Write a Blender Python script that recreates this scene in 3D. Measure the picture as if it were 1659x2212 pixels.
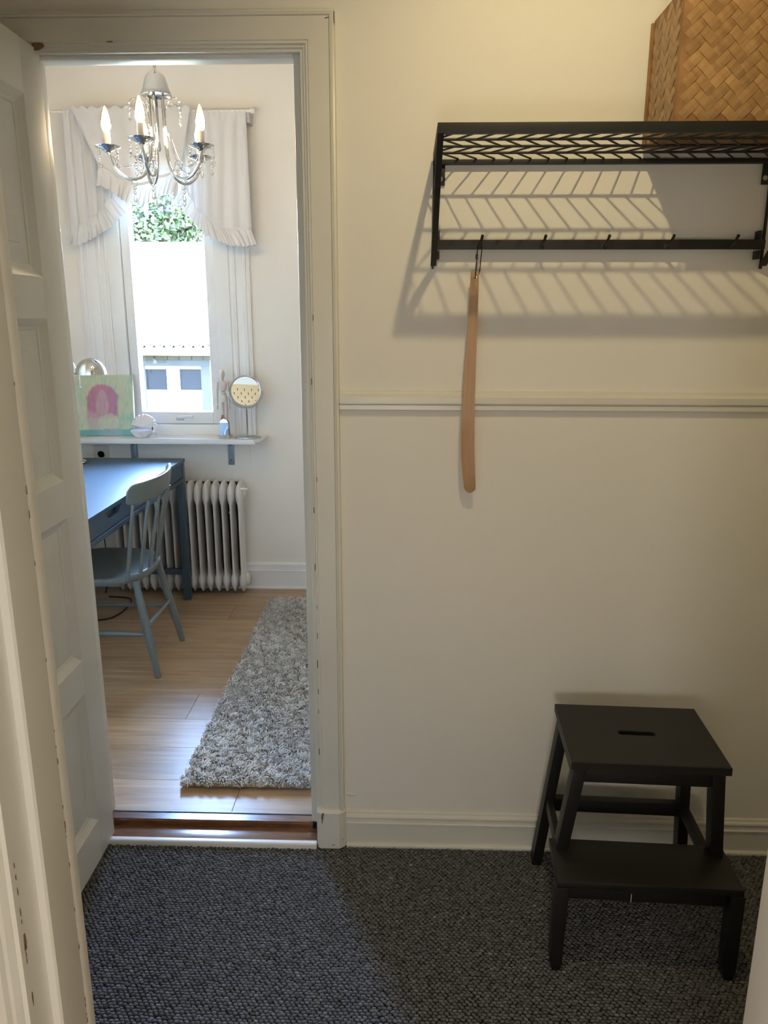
import bpy, bmesh, math, random
import numpy as np
from mathutils import Matrix, Vector, Euler, noise as mnoise

for o in list(bpy.data.objects):
    bpy.data.objects.remove(o, do_unlink=True)
scene = bpy.context.scene
COL = scene.collection
PI = math.pi
random.seed(7)
RNG = np.random.default_rng(11)

# ------------------------------------------------------------------ camera
PITCH, YAW, ROLL = (math.radians(a) for a in (14.2, 1.73, 0.11))
cam_d = bpy.data.cameras.new('camera')
cam = bpy.data.objects.new('camera', cam_d)
COL.objects.link(cam)
fw = Vector((-math.sin(YAW)*math.cos(PITCH), math.cos(YAW)*math.cos(PITCH), -math.sin(PITCH)))
rt = Vector((math.cos(YAW), math.sin(YAW), 0)); up = rt.cross(fw)
rt2 = math.cos(ROLL)*rt + math.sin(ROLL)*up; up2 = -math.sin(ROLL)*rt + math.cos(ROLL)*up
cam.matrix_world = Matrix(((rt2.x, up2.x, -fw.x, 0), (rt2.y, up2.y, -fw.y, 0), (rt2.z, up2.z, -fw.z, 1.45), (0, 0, 0, 1)))
cam_d.sensor_fit = 'VERTICAL'; cam_d.sensor_height = 36.0
cam_d.lens = 36.0*1661/2212
cam_d.clip_start = 0.02; cam_d.clip_end = 200
scene.camera = cam

# ------------------------------------------------------------------ world, sun, exposure
world = bpy.data.worlds.new('world'); scene.world = world; world.use_nodes = True
wn = world.node_tree; wn.nodes.clear()
sky = wn.nodes.new('ShaderNodeTexSky'); sky.sky_type = 'NISHITA'; sky.sun_disc = False
sky.sun_elevation = math.radians(48); sky.sun_rotation = math.radians(170); sky.air_density = 1.0
SKY_STRENGTH = 46.0
bg = wn.nodes.new('ShaderNodeBackground'); bg.inputs[1].default_value = SKY_STRENGTH
wo = wn.nodes.new('ShaderNodeOutputWorld')
wn.links.new(sky.outputs[0], bg.inputs[0]); wn.links.new(bg.outputs[0], wo.inputs[0])

sun_d = bpy.data.lights.new('sun', 'SUN'); sun_d.energy = 16; sun_d.angle = math.radians(0.6); sun_d.color = (1, .96, .88)
sun = bpy.data.objects.new('sun', sun_d); COL.objects.link(sun)
sun.rotation_euler = Vector((0.25, 0.75, -0.85)).to_track_quat('-Z', 'Y').to_euler()

HALL_LAMP_POWER = 23.0        # watts of the ceiling spot in the hall
REAR_FILL_POWER = 19.0         # added fill globe behind the camera, in place of daylight bounce
CANDLE_POWER = 155.0           # emission strength of each chandelier bulb

scene.view_settings.view_transform = 'Standard'
scene.view_settings.look = 'None'
scene.view_settings.exposure = 0.0
scene.view_settings.gamma = 1.0
scene.view_settings.use_curve_mapping = False
scene.cycles.use_adaptive_sampling = False
scene.cycles.max_bounces = 10
scene.cycles.diffuse_bounces = 6
scene.cycles.sample_clamp_indirect = 10.0
scene.cycles.caustics_reflective = False
scene.cycles.caustics_refractive = False

def portal(name, loc, direction, sx, sy):
    d = bpy.data.lights.new(name, 'AREA'); d.shape = 'RECTANGLE'; d.size = sx; d.size_y = sy
    d.cycles.is_portal = True
    o = bpy.data.objects.new(name, d); COL.objects.link(o); o.location = loc
    o.rotation_euler = Vector(direction).to_track_quat('-Z', 'Y').to_euler()
portal('window_daylight_portal', (-1.205, 4.16, 1.6), (0, -1, 0), .6, 1.5)

# ------------------------------------------------------------------ materials
def mat(name, col=(.8, .8, .8), rough=.5, metal=0.0, **kw):
    m = bpy.data.materials.new(name); m.use_nodes = True
    b = m.node_tree.nodes['Principled BSDF']
    b.inputs['Base Color'].default_value = (*col, 1); b.inputs['Roughness'].default_value = rough
    b.inputs['Metallic'].default_value = metal
    for k, v in kw.items():
        b.inputs[k.replace('_', ' ')].default_value = v
    return m
def N(m, t, **kw):
    n = m.node_tree.nodes.new(t)
    for k, v in kw.items(): setattr(n, k, v)
    return n
def LK(m, a, b): m.node_tree.links.new(a, b)
def BS(m): return m.node_tree.nodes['Principled BSDF']
def coords(m, scale=(1, 1, 1), kind='Object', rot=(0, 0, 0), rnd=False):
    tc = N(m, 'ShaderNodeTexCoord'); mp = N(m, 'ShaderNodeMapping')
    mp.inputs['Scale'].default_value = scale; mp.inputs['Rotation'].default_value = rot
    src = tc.outputs[kind]
    if rnd:
        oi = N(m, 'ShaderNodeObjectInfo'); mu = N(m, 'ShaderNodeMath', operation='MULTIPLY'); mu.inputs[1].default_value = 37.0
        LK(m, oi.outputs['Random'], mu.inputs[0])
        ad = N(m, 'ShaderNodeVectorMath', operation='ADD'); LK(m, src, ad.inputs[0]); LK(m, mu.outputs[0], ad.inputs[1]); src = ad.outputs[0]
    LK(m, src, mp.inputs[0]); return mp.outputs[0]
def add_bump(m, height, strength=.2, dist=.002):
    b = N(m, 'ShaderNodeBump'); b.inputs['Strength'].default_value = strength; b.inputs['Distance'].default_value = dist
    LK(m, height, b.inputs['Height']); LK(m, b.outputs[0], BS(m).inputs['Normal'])
def noise(m, vec, scale=5, detail=3, rough=.5):
    n = N(m, 'ShaderNodeTexNoise'); n.inputs['Scale'].default_value = scale; n.inputs['Detail'].default_value = detail
    n.inputs['Roughness'].default_value = rough
    LK(m, vec, n.inputs['Vector']); return n.outputs['Fac']
def ramp(m, fac, stops):
    r = N(m, 'ShaderNodeValToRGB'); e = r.color_ramp.elements
    while len(e) < len(stops): e.new(.5)
    for i, (p, c) in enumerate(stops): e[i].position = p; e[i].color = (*c, 1)
    LK(m, fac, r.inputs[0]); return r.outputs[0]
def wood(name, dark, light, rough=.4, stretch=(1, 14, 14), scale=3.0, bump=.05, rnd=True, coat=0.0):
    m = mat(name, light, rough)
    v = coords(m, stretch, rnd=rnd)
    n1 = noise(m, v, scale, 6, .6)
    c = ramp(m, n1, [(.3, dark), (.7, light)])
    if rnd:
        oi = N(m, 'ShaderNodeObjectInfo'); mr = N(m, 'ShaderNodeMapRange'); mr.inputs['To Min'].default_value = .82; mr.inputs['To Max'].default_value = 1.12
        LK(m, oi.outputs['Random'], mr.inputs['Value'])
        hs = N(m, 'ShaderNodeHueSaturation'); LK(m, mr.outputs[0], hs.inputs['Value']); LK(m, c, hs.inputs['Color']); c = hs.outputs[0]
    LK(m, c, BS(m).inputs['Base Color'])
    BS(m).inputs['Coat Weight'].default_value = coat; BS(m).inputs['Coat Roughness'].default_value = .25
    add_bump(m, n1, bump, .001)
    return m
def painted(name, col, rough=.35, mottling=.06, bump=.08, bscale=18):
    m = mat(name, col, rough)
    v = coords(m, (1, 1, 1)); n1 = noise(m, v, 3.0, 4)
    c = ramp(m, n1, [(.3, tuple(x*(1-mottling) for x in col)), (.7, tuple(min(1, x*(1+mottling*.5)) for x in col))])
    LK(m, c, BS(m).inputs['Base Color'])
    n2 = noise(m, v, bscale, 5); add_bump(m, n2, bump, .003)
    return m
def wallpaper(name, col, rough=.7):
    m = mat(name, col, rough)
    v = coords(m, (1, 1, 1)); n1 = noise(m, v, 1.6, 4)
    c = ramp(m, n1, [(.3, tuple(x*.96 for x in col)), (.7, col)]); LK(m, c, BS(m).inputs['Base Color'])
    w1 = noise(m, coords(m, (420, 420, 60)), 1.0, 2); w2 = noise(m, coords(m, (60, 60, 420)), 1.0, 2)
    ad = N(m, 'ShaderNodeMath', operation='ADD'); LK(m, w1, ad.inputs[0]); LK(m, w2, ad.inputs[1])
    add_bump(m, ad.outputs[0], .12, .001)
    return m

M = {}
M['hall_wall'] = wallpaper('cream_wallpaper', (.83, .805, .74))
M['far_wall'] = wallpaper('pale_wallpaper', (.86, .81, .735))
M['trim'] = painted('cream_gloss_paint', (.75, .735, .665), .32)
M['white_trim'] = painted('white_gloss_paint', (.84, .83, .81), .3, .03)
M['door_paint'] = painted('door_cream_paint', (.70, .685, .62), .42)
M['ceiling'] = painted('ceiling_white', (.88, .87, .85), .8)
M['bare_wood'] = mat('bare_wood_chip', (.21, .13, .08), .8)
M['dark_chip'] = mat('dark_chip', (.07, .05, .03), .9)
M['black_metal'] = mat('black_powder_coat', (.010, .0095, .008), .5)
M['black_wood'] = wood('black_stained_wood', (.007, .0065, .0055), (.0105, .0095, .0082), .5, (2, 20, 20), 3, .1, False)
M['bamboo'] = wood('bamboo_strip', (.27, .145, .055), (.43, .26, .115), .42, (40, 3, 40), 2.0, .15)
M['bamboo_dark'] = wood('bamboo_body', (.20, .095, .035), (.34, .18, .07), .6, (8, 8, 8), 3.0, .1, False)
M['beech'] = wood('beech', (.42, .245, .125), (.50, .31, .17), .42, (60, 20, 4), 2.5, .05, False)
M['laminate'] = wood('oak_laminate', (.34, .21, .11), (.53, .36, .215), .36, (1.6, 22, 10), 2.2, .03, True, 0.0)
BS(M['laminate']).inputs['Specular IOR Level'].default_value = .42
M['threshold'] = wood('lacquered_threshold', (.10, .040, .018), (.24, .10, .04), .15, (4, 40, 20), 3, .05, False, .6)
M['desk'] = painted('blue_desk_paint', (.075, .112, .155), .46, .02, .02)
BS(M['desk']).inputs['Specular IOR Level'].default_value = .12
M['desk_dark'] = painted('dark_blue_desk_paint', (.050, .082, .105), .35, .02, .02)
M['chair'] = painted('grey_green_chair_paint', (.150, .172, .165), .36, .03, .03)
M['radiator'] = painted('radiator_enamel', (.74, .71, .67), .35, .03, .05)
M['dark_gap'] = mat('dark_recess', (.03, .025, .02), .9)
M['chrome'] = mat('chrome', (.60, .60, .61), .07, 1.0)
M['steel'] = mat('brushed_steel', (.45, .46, .47), .3, 1.0)
M['grey_steel'] = mat('galvanised_steel', (.22, .26, .29), .45, .6)
M['mirror'] = mat('mirror_glass', (.93, .94, .95), .01, 1.0)
M['white_plastic'] = mat('white_plastic', (.80, .78, .74), .35)
M['cream_plastic'] = mat('cream_plastic', (.62, .58, .50), .4)
M['black_plastic'] = mat('black_plastic', (.012, .012, .012), .4)
M['white_porcelain'] = mat('white_porcelain', (.80, .78, .80), .2)
M['grey_stone'] = mat('pale_grey_stone', (.48, .47, .47), .4)
M['manikin'] = wood('pale_wood', (.62, .52, .46), (.70, .61, .55), .5, (20, 20, 6), 3, .02, False)
M['brown_wood'] = mat('brown_wood', (.26, .13, .075), .5)
M['pegboard'] = wood('pegboard_wood', (.56, .38, .20), (.66, .47, .27), .5, (3, 3, 30), 3, .02, False)
M['leather'] = mat('black_cord', (.012, .008, .006), .7)
M['ivory'] = mat('candle_sleeve', (.72, .66, .56), .35)

def glass_clear(name, tint=(1, 1, 1), gloss=.12):
    m = bpy.data.materials.new(name); m.use_nodes = True; nt = m.node_tree; nt.nodes.clear()
    o = nt.nodes.new('ShaderNodeOutputMaterial'); mx = nt.nodes.new('ShaderNodeMixShader')
    t = nt.nodes.new('ShaderNodeBsdfTransparent'); t.inputs[0].default_value = (*tint, 1)
    g = nt.nodes.new('ShaderNodeBsdfGlossy'); g.inputs['Roughness'].default_value = .02
    f = nt.nodes.new('ShaderNodeFresnel'); f.inputs[0].default_value = 1.5
    mu = nt.nodes.new('ShaderNodeMath'); mu.operation = 'MULTIPLY_ADD'; mu.inputs[1].default_value = 1.0; mu.inputs[2].default_value = gloss
    nt.links.new(f.outputs[0], mu.inputs[0]); nt.links.new(mu.outputs[0], mx.inputs[0])
    nt.links.new(t.outputs[0], mx.inputs[1]); nt.links.new(g.outputs[0], mx.inputs[2]); nt.links.new(mx.outputs[0], o.inputs[0])
    return m
M['pane'] = glass_clear('window_pane_glass', (.97, .99, 1), 0.0)
M['bulb_glass'] = glass_clear('bulb_glass', (1, .97, .92), .04)
M['crystal'] = mat('crystal', (1, 1, 1), .02, 0, Transmission_Weight=1.0, IOR=1.52)
M['acrylic'] = mat('acrylic', (1, 1, 1), .03, 0, Transmission_Weight=1.0, IOR=1.45)
def emitter(name, col, s):
    m = bpy.data.materials.new(name); m.use_nodes = True; nt = m.node_tree; nt.nodes.clear()
    o = nt.nodes.new('ShaderNodeOutputMaterial'); e = nt.nodes.new('ShaderNodeEmission')
    e.inputs[0].default_value = (*col, 1); e.inputs[1].default_value = s; nt.links.new(e.outputs[0], o.inputs[0]); return m
M['hall_bulb'] = emitter('hall_bulb_glow', (1, .80, .46), 20.0)
M['rear_globe'] = emitter('rear_globe_glow', (1, .96, .90), REAR_FILL_POWER)
M['candle'] = emitter('candle_bulb_glow', (1, .78, .50), CANDLE_POWER)
def fabric(name, col, trans=.45):
    m = bpy.data.materials.new(name); m.use_nodes = True; nt = m.node_tree; nt.nodes.clear()
    o = nt.nodes.new('ShaderNodeOutputMaterial'); mx = nt.nodes.new('ShaderNodeMixShader'); mx.inputs[0].default_value = trans
    d = nt.nodes.new('ShaderNodeBsdfDiffuse'); d.inputs[0].default_value = (*col, 1)
    t = nt.nodes.new('ShaderNodeBsdfTranslucent'); t.inputs[0].default_value = (*col, 1)
    nt.links.new(d.outputs[0], mx.inputs[1]); nt.links.new(t.outputs[0], mx.inputs[2]); nt.links.new(mx.outputs[0], o.inputs[0]); return m
M['curtain'] = fabric('white_cotton_voile', (.70, .69, .69), .03)
def attr_mat(name, rough=.8, attr='tone', **kw):
    m = mat(name, (1, 1, 1), rough, **kw)
    a = N(m, 'ShaderNodeAttribute'); a.attribute_name = attr
    LK(m, a.outputs['Color'], BS(m).inputs['Base Color']); return m
M['carpet_loops'] = attr_mat('carpet_loops', .85)
M['rug_pile'] = attr_mat('rug_pile', .9)
M['canvas_paint'] = attr_mat('canvas_paint', .75)
M['leaves'] = attr_mat('tree_leaves', .7, Specular_IOR_Level=.15)
M['carpet_base'] = mat('carpet_base', (.012, .012, .013), .95)
M['rug_base'] = mat('rug_base', (.62, .60, .57), .95)
M['roof_sheet'] = mat('roof_sheet', (.62, .62, .63), .45)
M['ext_render'] = mat('white_render', (.78, .77, .74), .8)
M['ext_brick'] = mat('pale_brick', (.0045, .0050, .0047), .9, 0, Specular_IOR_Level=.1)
M['ext_frame'] = mat('weathered_blue_frame', (.0028, .0037, .0053), .9, 0, Specular_IOR_Level=.1)  # blue darkened to near black in its colour, offsetting the overbright daylight outside
M['ext_frame_white'] = mat('weathered_white_frame', (.10, .11, .125), .8)  # white paint lowered in its colour against the same overbright daylight
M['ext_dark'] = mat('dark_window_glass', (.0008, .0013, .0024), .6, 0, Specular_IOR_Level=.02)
M['ext_gutter'] = mat('white_gutter', (.80, .80, .80), .4)
M['grass'] = mat('grass', (.13, .17, .07), .95)
M['bark'] = mat('bark', (.10, .07, .05), .9)

# ------------------------------------------------------------------ mesh helpers
ROOTM = {}
class MB:
    def __init__(s): s.bm = bmesh.new()
    def box(s, x0, x1, y0, y1, z0, z1, bev=0.0, seg=2):
        vs = [s.bm.verts.new((x, y, z)) for x in (x0, x1) for y in (y0, y1) for z in (z0, z1)]
        q = [(0, 1, 3, 2), (4, 6, 7, 5), (0, 4, 5, 1), (2, 3, 7, 6), (0, 2, 6, 4), (1, 5, 7, 3)]
        fs = [s.bm.faces.new([vs[i] for i in f]) for f in q]
        if bev:
            es = list({e for f in fs for e in f.edges})
            bmesh.ops.bevel(s.bm, geom=es, offset=bev, segments=seg, affect='EDGES', profile=.6)
        return s
    def hexa(s, bot, top, bev=0.0):
        """8 corner solid from two quads (ccw seen from above)"""
        b = [s.bm.verts.new(p) for p in bot]; t = [s.bm.verts.new(p) for p in top]
        fs = [s.bm.faces.new(b[::-1]), s.bm.faces.new(t)]
        for i in range(4): fs.append(s.bm.faces.new((b[i], b[(i+1) % 4], t[(i+1) % 4], t[i])))
        if bev:
            es = list({e for f in fs for e in f.edges})
            bmesh.ops.bevel(s.bm, geom=es, offset=bev, segments=2, affect='EDGES', profile=.6)
        return s
    def leg(s, p0, p1, w0, d0, w1, d1, bev=.002):
        def q(p, w, d): return [(p[0]-w/2, p[1]-d/2, p[2]), (p[0]+w/2, p[1]-d/2, p[2]), (p[0]+w/2, p[1]+d/2, p[2]), (p[0]-w/2, p[1]+d/2, p[2])]
        return s.hexa(q(p0, w0, d0), q(p1, w1, d1), bev)
    def prism(s, poly, axis, a, b):
        """extrude a 2d polygon along axis; poly in the two other axes (cyclic order x:(y,z) y:(x,z) z:(x,y))"""
        def P(p, t):
            return {'x': (t, p[0], p[1]), 'y': (p[0], t, p[1]), 'z': (p[0], p[1], t)}[axis]
        A = [s.bm.verts.new(P(p, a)) for p in poly]; B = [s.bm.verts.new(P(p, b)) for p in poly]
        n = len(poly)
        for i in range(n): s.bm.faces.new((A[i], A[(i+1) % n], B[(i+1) % n], B[i]))
        s.bm.faces.new(A[::-1]); s.bm.faces.new(B); return s
    def tube(s, pts, r, n=10, caps=True, flat=None):
        pts = [Vector(p) for p in pts]; rs = r if isinstance(r, (list, tuple)) else [r]*len(pts)
        prev = None; rings = []
        for i, p in enumerate(pts):
            t = (pts[min(i+1, len(pts)-1)] - pts[max(i-1, 0)])
            t = t.normalized() if t.length > 1e-9 else Vector((0, 0, 1))
            if prev is None:
                a = Vector((0, 0, 1)) if abs(t.z) < .9 else Vector((1, 0, 0)); u = t.cross(a).normalized()
            else:
                u = (prev - t*prev.dot(t)).normalized()
            prev = u; w = t.cross(u)
            ring = []
            for k in range(n):
                a = 2*PI*k/n
                ring.append(s.bm.verts.new(p + rs[i]*(math.cos(a)*u + math.sin(a)*w)))
            rings.append(ring)
        for i in range(len(rings)-1):
            for k in range(n): s.bm.faces.new((rings[i][k], rings[i][(k+1) % n], rings[i+1][(k+1) % n], rings[i+1][k]))
        if caps: s.bm.faces.new(rings[0][::-1]); s.bm.faces.new(rings[-1])
        return s
    def lathe(s, prof, n=24, mtx=None, close=True):
        rings = []
        for (r, z) in prof:
            if r < 1e-6: rings.append([s.bm.verts.new((0, 0, z))])
            else: rings.append([s.bm.verts.new((r*math.cos(2*PI*k/n), r*math.sin(2*PI*k/n), z)) for k in range(n)])
        new = [v for R in rings for v in R]
        for i in range(len(rings)-1):
            A, B = rings[i], rings[i+1]
            for k in range(n):
                k2 = (k+1) % n
                if len(A) == 1 and len(B) == 1: continue
                if len(A) == 1: s.bm.faces.new((A[0], B[k2], B[k]))
                elif len(B) == 1: s.bm.faces.new((A[k], A[k2], B[0]))
                else: s.bm.faces.new((A[k], A[k2], B[k2], B[k]))
        if close:
            if len(rings[0]) > 1: s.bm.faces.new(rings[0][::-1])
            if len(rings[-1]) > 1: s.bm.faces.new(rings[-1])
        if mtx is not None: bmesh.ops.transform(s.bm, matrix=mtx, verts=new)
        return s
    def ellipsoid(s, c, r, n=14, m=9, rot=None):
        prof = [(math.sin(PI*i/m), -math.cos(PI*i/m)) for i in range(m+1)]
        prof[0] = (0, -1); prof[-1] = (0, 1)
        mt = Matrix.Translation(Vector(c)) @ (rot.to_matrix().to_4x4() if rot else Matrix.Identity(4)) @ Matrix.Diagonal((r[0], r[1], r[2], 1))
        return s.lathe(prof, n, mt)
    def grid(s, f, nu, nv, two=False):
        vs = [[s.bm.verts.new(f(i/nu, j/nv)) for j in range(nv+1)] for i in range(nu+1)]
        for i in range(nu):
            for j in range(nv): s.bm.faces.new((vs[i][j], vs[i+1][j], vs[i+1][j+1], vs[i][j+1]))
        return s
    def build(s, name, material, parent=None, smooth=None, local=False, solid=0.0):
        bm = s.bm
        bmesh.ops.recalc_face_normals(bm, faces=bm.faces)
        if solid:
            bmesh.ops.solidify(bm, geom=list(bm.faces), thickness=solid)
        RM = ROOTM.get(parent.name) if parent is not None else None
        if RM is not None and not local: bm.transform(RM.inverted())
        me = bpy.data.meshes.new(name); bm.to_mesh(me); bm.free()
        if smooth is not None:
            me.shade_smooth()
            if smooth < 179: me.set_sharp_from_angle(angle=math.radians(smooth))
        me.materials.append(M[material] if isinstance(material, str) else material)
        o = bpy.data.objects.new(name, me); COL.objects.link(o)
        if parent is not None:
            o.parent = parent
            if RM is not None: ROOTM[o.name] = RM
        return o
def tag(o, label=None, cat=None, group=None, kind=None):
    if label: o['label'] = label
    if cat: o['category'] = cat
    if group: o['group'] = group
    if kind: o['kind'] = kind
    return o
def thing(name, loc, label=None, cat=None, group=None, rz=0.0, kind=None):
    o = bpy.data.objects.new(name, None); COL.objects.link(o)
    o.location = loc; o.rotation_euler = (0, 0, rz); o.empty_display_size = .05
    ROOTM[o.name] = Matrix.Translation(Vector(loc)) @ Matrix.Rotation(rz, 4, 'Z')
    return tag(o, label, cat, group, kind)
def struct(name, mb, material, label=None, smooth=None):
    o = mb.build(name, material, None, smooth); o['kind'] = 'structure'
    if label: o['label'] = label
    ROOTM[o.name] = Matrix.Identity(4)
    return o
def np_mesh(name, verts, faces, material, tone=None, smooth=True):
    me = bpy.data.meshes.new(name)
    nf, k = faces.shape
    me.vertices.add(len(verts)); me.vertices.foreach_set('co', verts.astype(np.float32).ravel())
    me.loops.add(nf*k); me.loops.foreach_set('vertex_index', faces.astype(np.int32).ravel())
    me.polygons.add(nf); me.polygons.foreach_set('loop_start', np.arange(0, nf*k, k, dtype=np.int32))
    me.polygons.foreach_set('loop_total', np.full(nf, k, dtype=np.int32))
    me.update(calc_edges=True)
    if smooth: me.polygons.foreach_set('use_smooth', np.ones(nf, dtype=bool))
    if tone is not None:
        a = me.color_attributes.new('tone', 'FLOAT_COLOR', 'POINT')
        c = np.ones((len(verts), 4), np.float32); c[:, :3] = tone; a.data.foreach_set('color', c.ravel())
    me.materials.append(M[material]); me.update(); me.validate()
    o = bpy.data.objects.new(name, me); COL.objects.link(o); return o
def interp(pts, t):
    """polyline x->y lookup by normalised arc parameter"""
    pts = [Vector(p) for p in pts]; n = len(pts)-1; a = min(max(t, 0), 1)*n; i = min(int(a), n-1); f = a-i
    p0 = pts[max(i-1, 0)]; p1 = pts[i]; p2 = pts[i+1]; p3 = pts[min(i+2, n)]
    return .5*((2*p1) + (p2-p0)*f + (2*p0-5*p1+4*p2-p3)*f*f + (-p0+3*p1-3*p2+p3)*f*f*f)
def smooth_path(pts, n):
    return [interp(pts, i/n) for i in range(n+1)]
def dup_tree(o, parent=None):
    c = o.copy(); COL.objects.link(c); c.parent = parent
    for ch in list(o.children): dup_tree(ch, c)
    return c

YW = 1.885      # hall side of the wall opposite the camera
YF = 1.985      # its other side, in the study
FY = 4.0        # window wall of the study
HC, SC = 2.78, 2.62   # ceilings of hall and study
LX, RX = -.885, -.243   # doorway to the study
LH = 2.045

# ================================================================== SETTING: room shells
b = MB()
b.box(-1.32, LX, YW, YF, -.05, HC); b.box(RX, 1.35, YW, YF, -.05, HC); b.box(LX, RX, YW, YF, LH, HC)
b.box(-1.92, -1.32, YW+.02, YF, -.05, HC)
struct('wall_back', b, 'hall_wall', 'cream wall with coat shelf and doorway to the study')
b = MB()
b.box(-1.65, -.43, .66, .75, -.05, HC); b.box(.46, 1.65, .66, .75, -.05, HC); b.box(-.43, .46, .66, .75, 2.12, HC)
struct('wall_front', b, 'hall_wall', 'wall with the near doorway')
struct('wall_left', MB().box(-1.32, -1.22, .75, YW, -.05, HC), 'hall_wall')
struct('wall_right', MB().box(1.25, 1.35, .75, YW, -.05, HC), 'hall_wall')
b = MB()
b.box(-1.92, -1.80, YF, FY, -.05, SC)
struct('wall_study_left', b, 'far_wall', 'left wall of the study')
struct('wall_study_right', MB().box(.80, .92, YF, FY, -.05, SC), 'far_wall')
WX0, WX1, WZ0, WZ1 = -1.475, -.935, .88, 2.30
b = MB()
b.box(-1.92, WX0, FY, FY+.17, -.05, SC+.1); b.box(WX1, .92, FY, FY+.17, -.05, SC+.1)
b.box(WX0, WX1, FY, FY+.17, -.05, WZ0); b.box(WX0, WX1, FY, FY+.17, WZ1, SC+.1)
struct('wall_window', b, 'far_wall', 'pale study wall with the window')
struct('ceiling_hall', MB().box(-1.32, 1.35, .66, YF, HC, HC+.1), 'ceiling')
struct('ceiling_study', MB().box(-1.92, .92, YF, FY+.17, SC, SC+.1), 'ceiling')
# room the picture is taken from (behind the camera)
b = MB(); b.box(-1.65, -1.55, -2.2, .66, -.05, 2.7); b.box(-1.65, 1.65, -2.3, -2.2, -.05, 2.7)
b.box(1.55, 1.65, -2.2, .66, -.05, 2.7)
struct('wall_rear_room', b, 'hall_wall')
struct('ceiling_rear_room', MB().box(-1.65, 1.65, -2.3, .66, 2.7, 2.8), 'ceiling')
struct('floor_rear_room', MB().box(-1.65, 1.65, -2.3, .75, -.06, -.001), 'laminate')

# ---- hall floor: carpet base + looped weave
fl = struct('floor_hall', MB().box(-1.32, 1.35, .75, 1.87, -.06, .0), 'carpet_base', 'charcoal loop-weave carpet of the hall')
def carpet():
    px, py = .0116, .0078
    xs = np.arange(-1.0, 1.16, px); ys = np.arange(1.02, 1.872, py)
    X, Y = np.meshgrid(xs, ys); row = np.arange(len(ys))[:, None]
    X = X + (row % 2)*px*.5
    X = X.ravel() + RNG.normal(0, .0009, X.size); Y = Y.ravel() + RNG.normal(0, .0007, Y.size)
    keep = Y < 1.868; X = X[keep]; Y = Y[keep]; n = len(X)
    k = 8; a = np.arange(k)*2*PI/k
    ring0 = np.stack([np.cos(a)*.0060, np.sin(a)*.0035, np.full(k, -.0005)], 1)
    ring1 = np.stack([np.cos(a)*.0052, np.sin(a)*.0029, np.full(k, .0032)], 1)
    ring2 = np.stack([np.cos(a)*.0034, np.sin(a)*.0014, np.full(k, .0046)], 1)
    unit = np.concatenate([ring0, ring1, ring2], 0)
    rot = RNG.normal(-.12, .16, n); sc = RNG.uniform(.85, 1.12, n); hz = RNG.uniform(.7, 1.2, n)
    c, s_ = np.cos(rot), np.sin(rot)
    ux = unit[None, :, 0]*sc[:, None]; uy = unit[None, :, 1]*sc[:, None]
    V = np.stack([X[:, None]+ux*c[:, None]-uy*s_[:, None], Y[:, None]+ux*s_[:, None]+uy*c[:, None], unit[None, :, 2]*hz[:, None]], 2)
    f = []
    for r in range(2):
        for i in range(k): f.append((r*k+i, r*k+(i+1) % k, (r+1)*k+(i+1) % k, (r+1)*k+i))
    f += [(16, 17, 18, 19), (16, 19, 20, 23), (20, 21, 22, 23)]
    Fc = (np.array(f)[None]+(np.arange(n)*24)[:, None, None]).reshape(-1, 4)
    g = RNG.normal(1, .16, n).clip(.6, 1.5)
    light = RNG.random(n) < .006
    base = np.stack([.122*g, .122*g, .127*g], 1); base[light] *= 1.6
    tone = np.repeat(base, 24, 0)
    o = np_mesh('carpet_pile', V.reshape(-1, 3), Fc, 'carpet_loops', tone)
    o.parent = fl; o['kind'] = 'stuff'
carpet()

# ---- study floor: laminate planks
fs = struct('floor_study', MB().box(-1.92, .92, 1.87, FY+.17, -.07, -.006), 'dark_gap', 'oak laminate floor of the study')
row_h, plank_l = .193, 1.28
me_pl = None
for r in range(11):
    y0 = 1.982 + r*row_h
    off = (r*.41) % 1.0*plank_l
    x = -1.80 - off
    while x < .80:
        xa, xb = max(x, -1.80), min(x+plank_l, .80)
        if xb-xa > .02:
            y1 = min(y0+row_h, FY)
            mb = MB().box(xa+.0004-(xa+xb)/2, xb-.0004-(xa+xb)/2, -(y1-y0)/2+.0004, (y1-y0)/2-.0004, -.007, 0, .0008, 1)
            p = mb.build('plank', 'laminate', fs, None, True); p.location = ((xa+xb)/2, (y0+y1)/2, 0)
        x += plank_l

# ---- threshold
t = thing('door_threshold', (-.56, 1.93, 0), kind='structure')
t.name = 'trim_threshold'
ROOTM[t.name] = Matrix.Translation((-.56, 1.93, 0))
b = MB(); b.box(LX, RX, 1.853, 1.8715, -.005, .019, .005, 3); b.build('nosing', 'white_trim', t, 40)
b = MB(); b.box(LX, RX, 1.8718, 1.930, -.005, .014, .002); b.build('lower_board', 'threshold', t, 40)
b = MB(); b.prism([(1.930, -.005), (1.930, .026), (1.935, .031), (1.972, .031), (1.984, .018), (1.984, -.005)], 'x', LX+.02, RX-.02); b.build('upper_board', 'threshold', t, 30)
b = MB(); b.box(LX+.03, RX-.02, 1.9655, 1.9705, .0305, .0335, .001); b.build('metal_strip', 'grey_steel', t, 40)

# ---- doorway lining and casing (study doorway)
tr = thing('trim_doorway', (-.56, 1.87, 0), 'cream painted casing around the study doorway', kind='structure')
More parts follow.
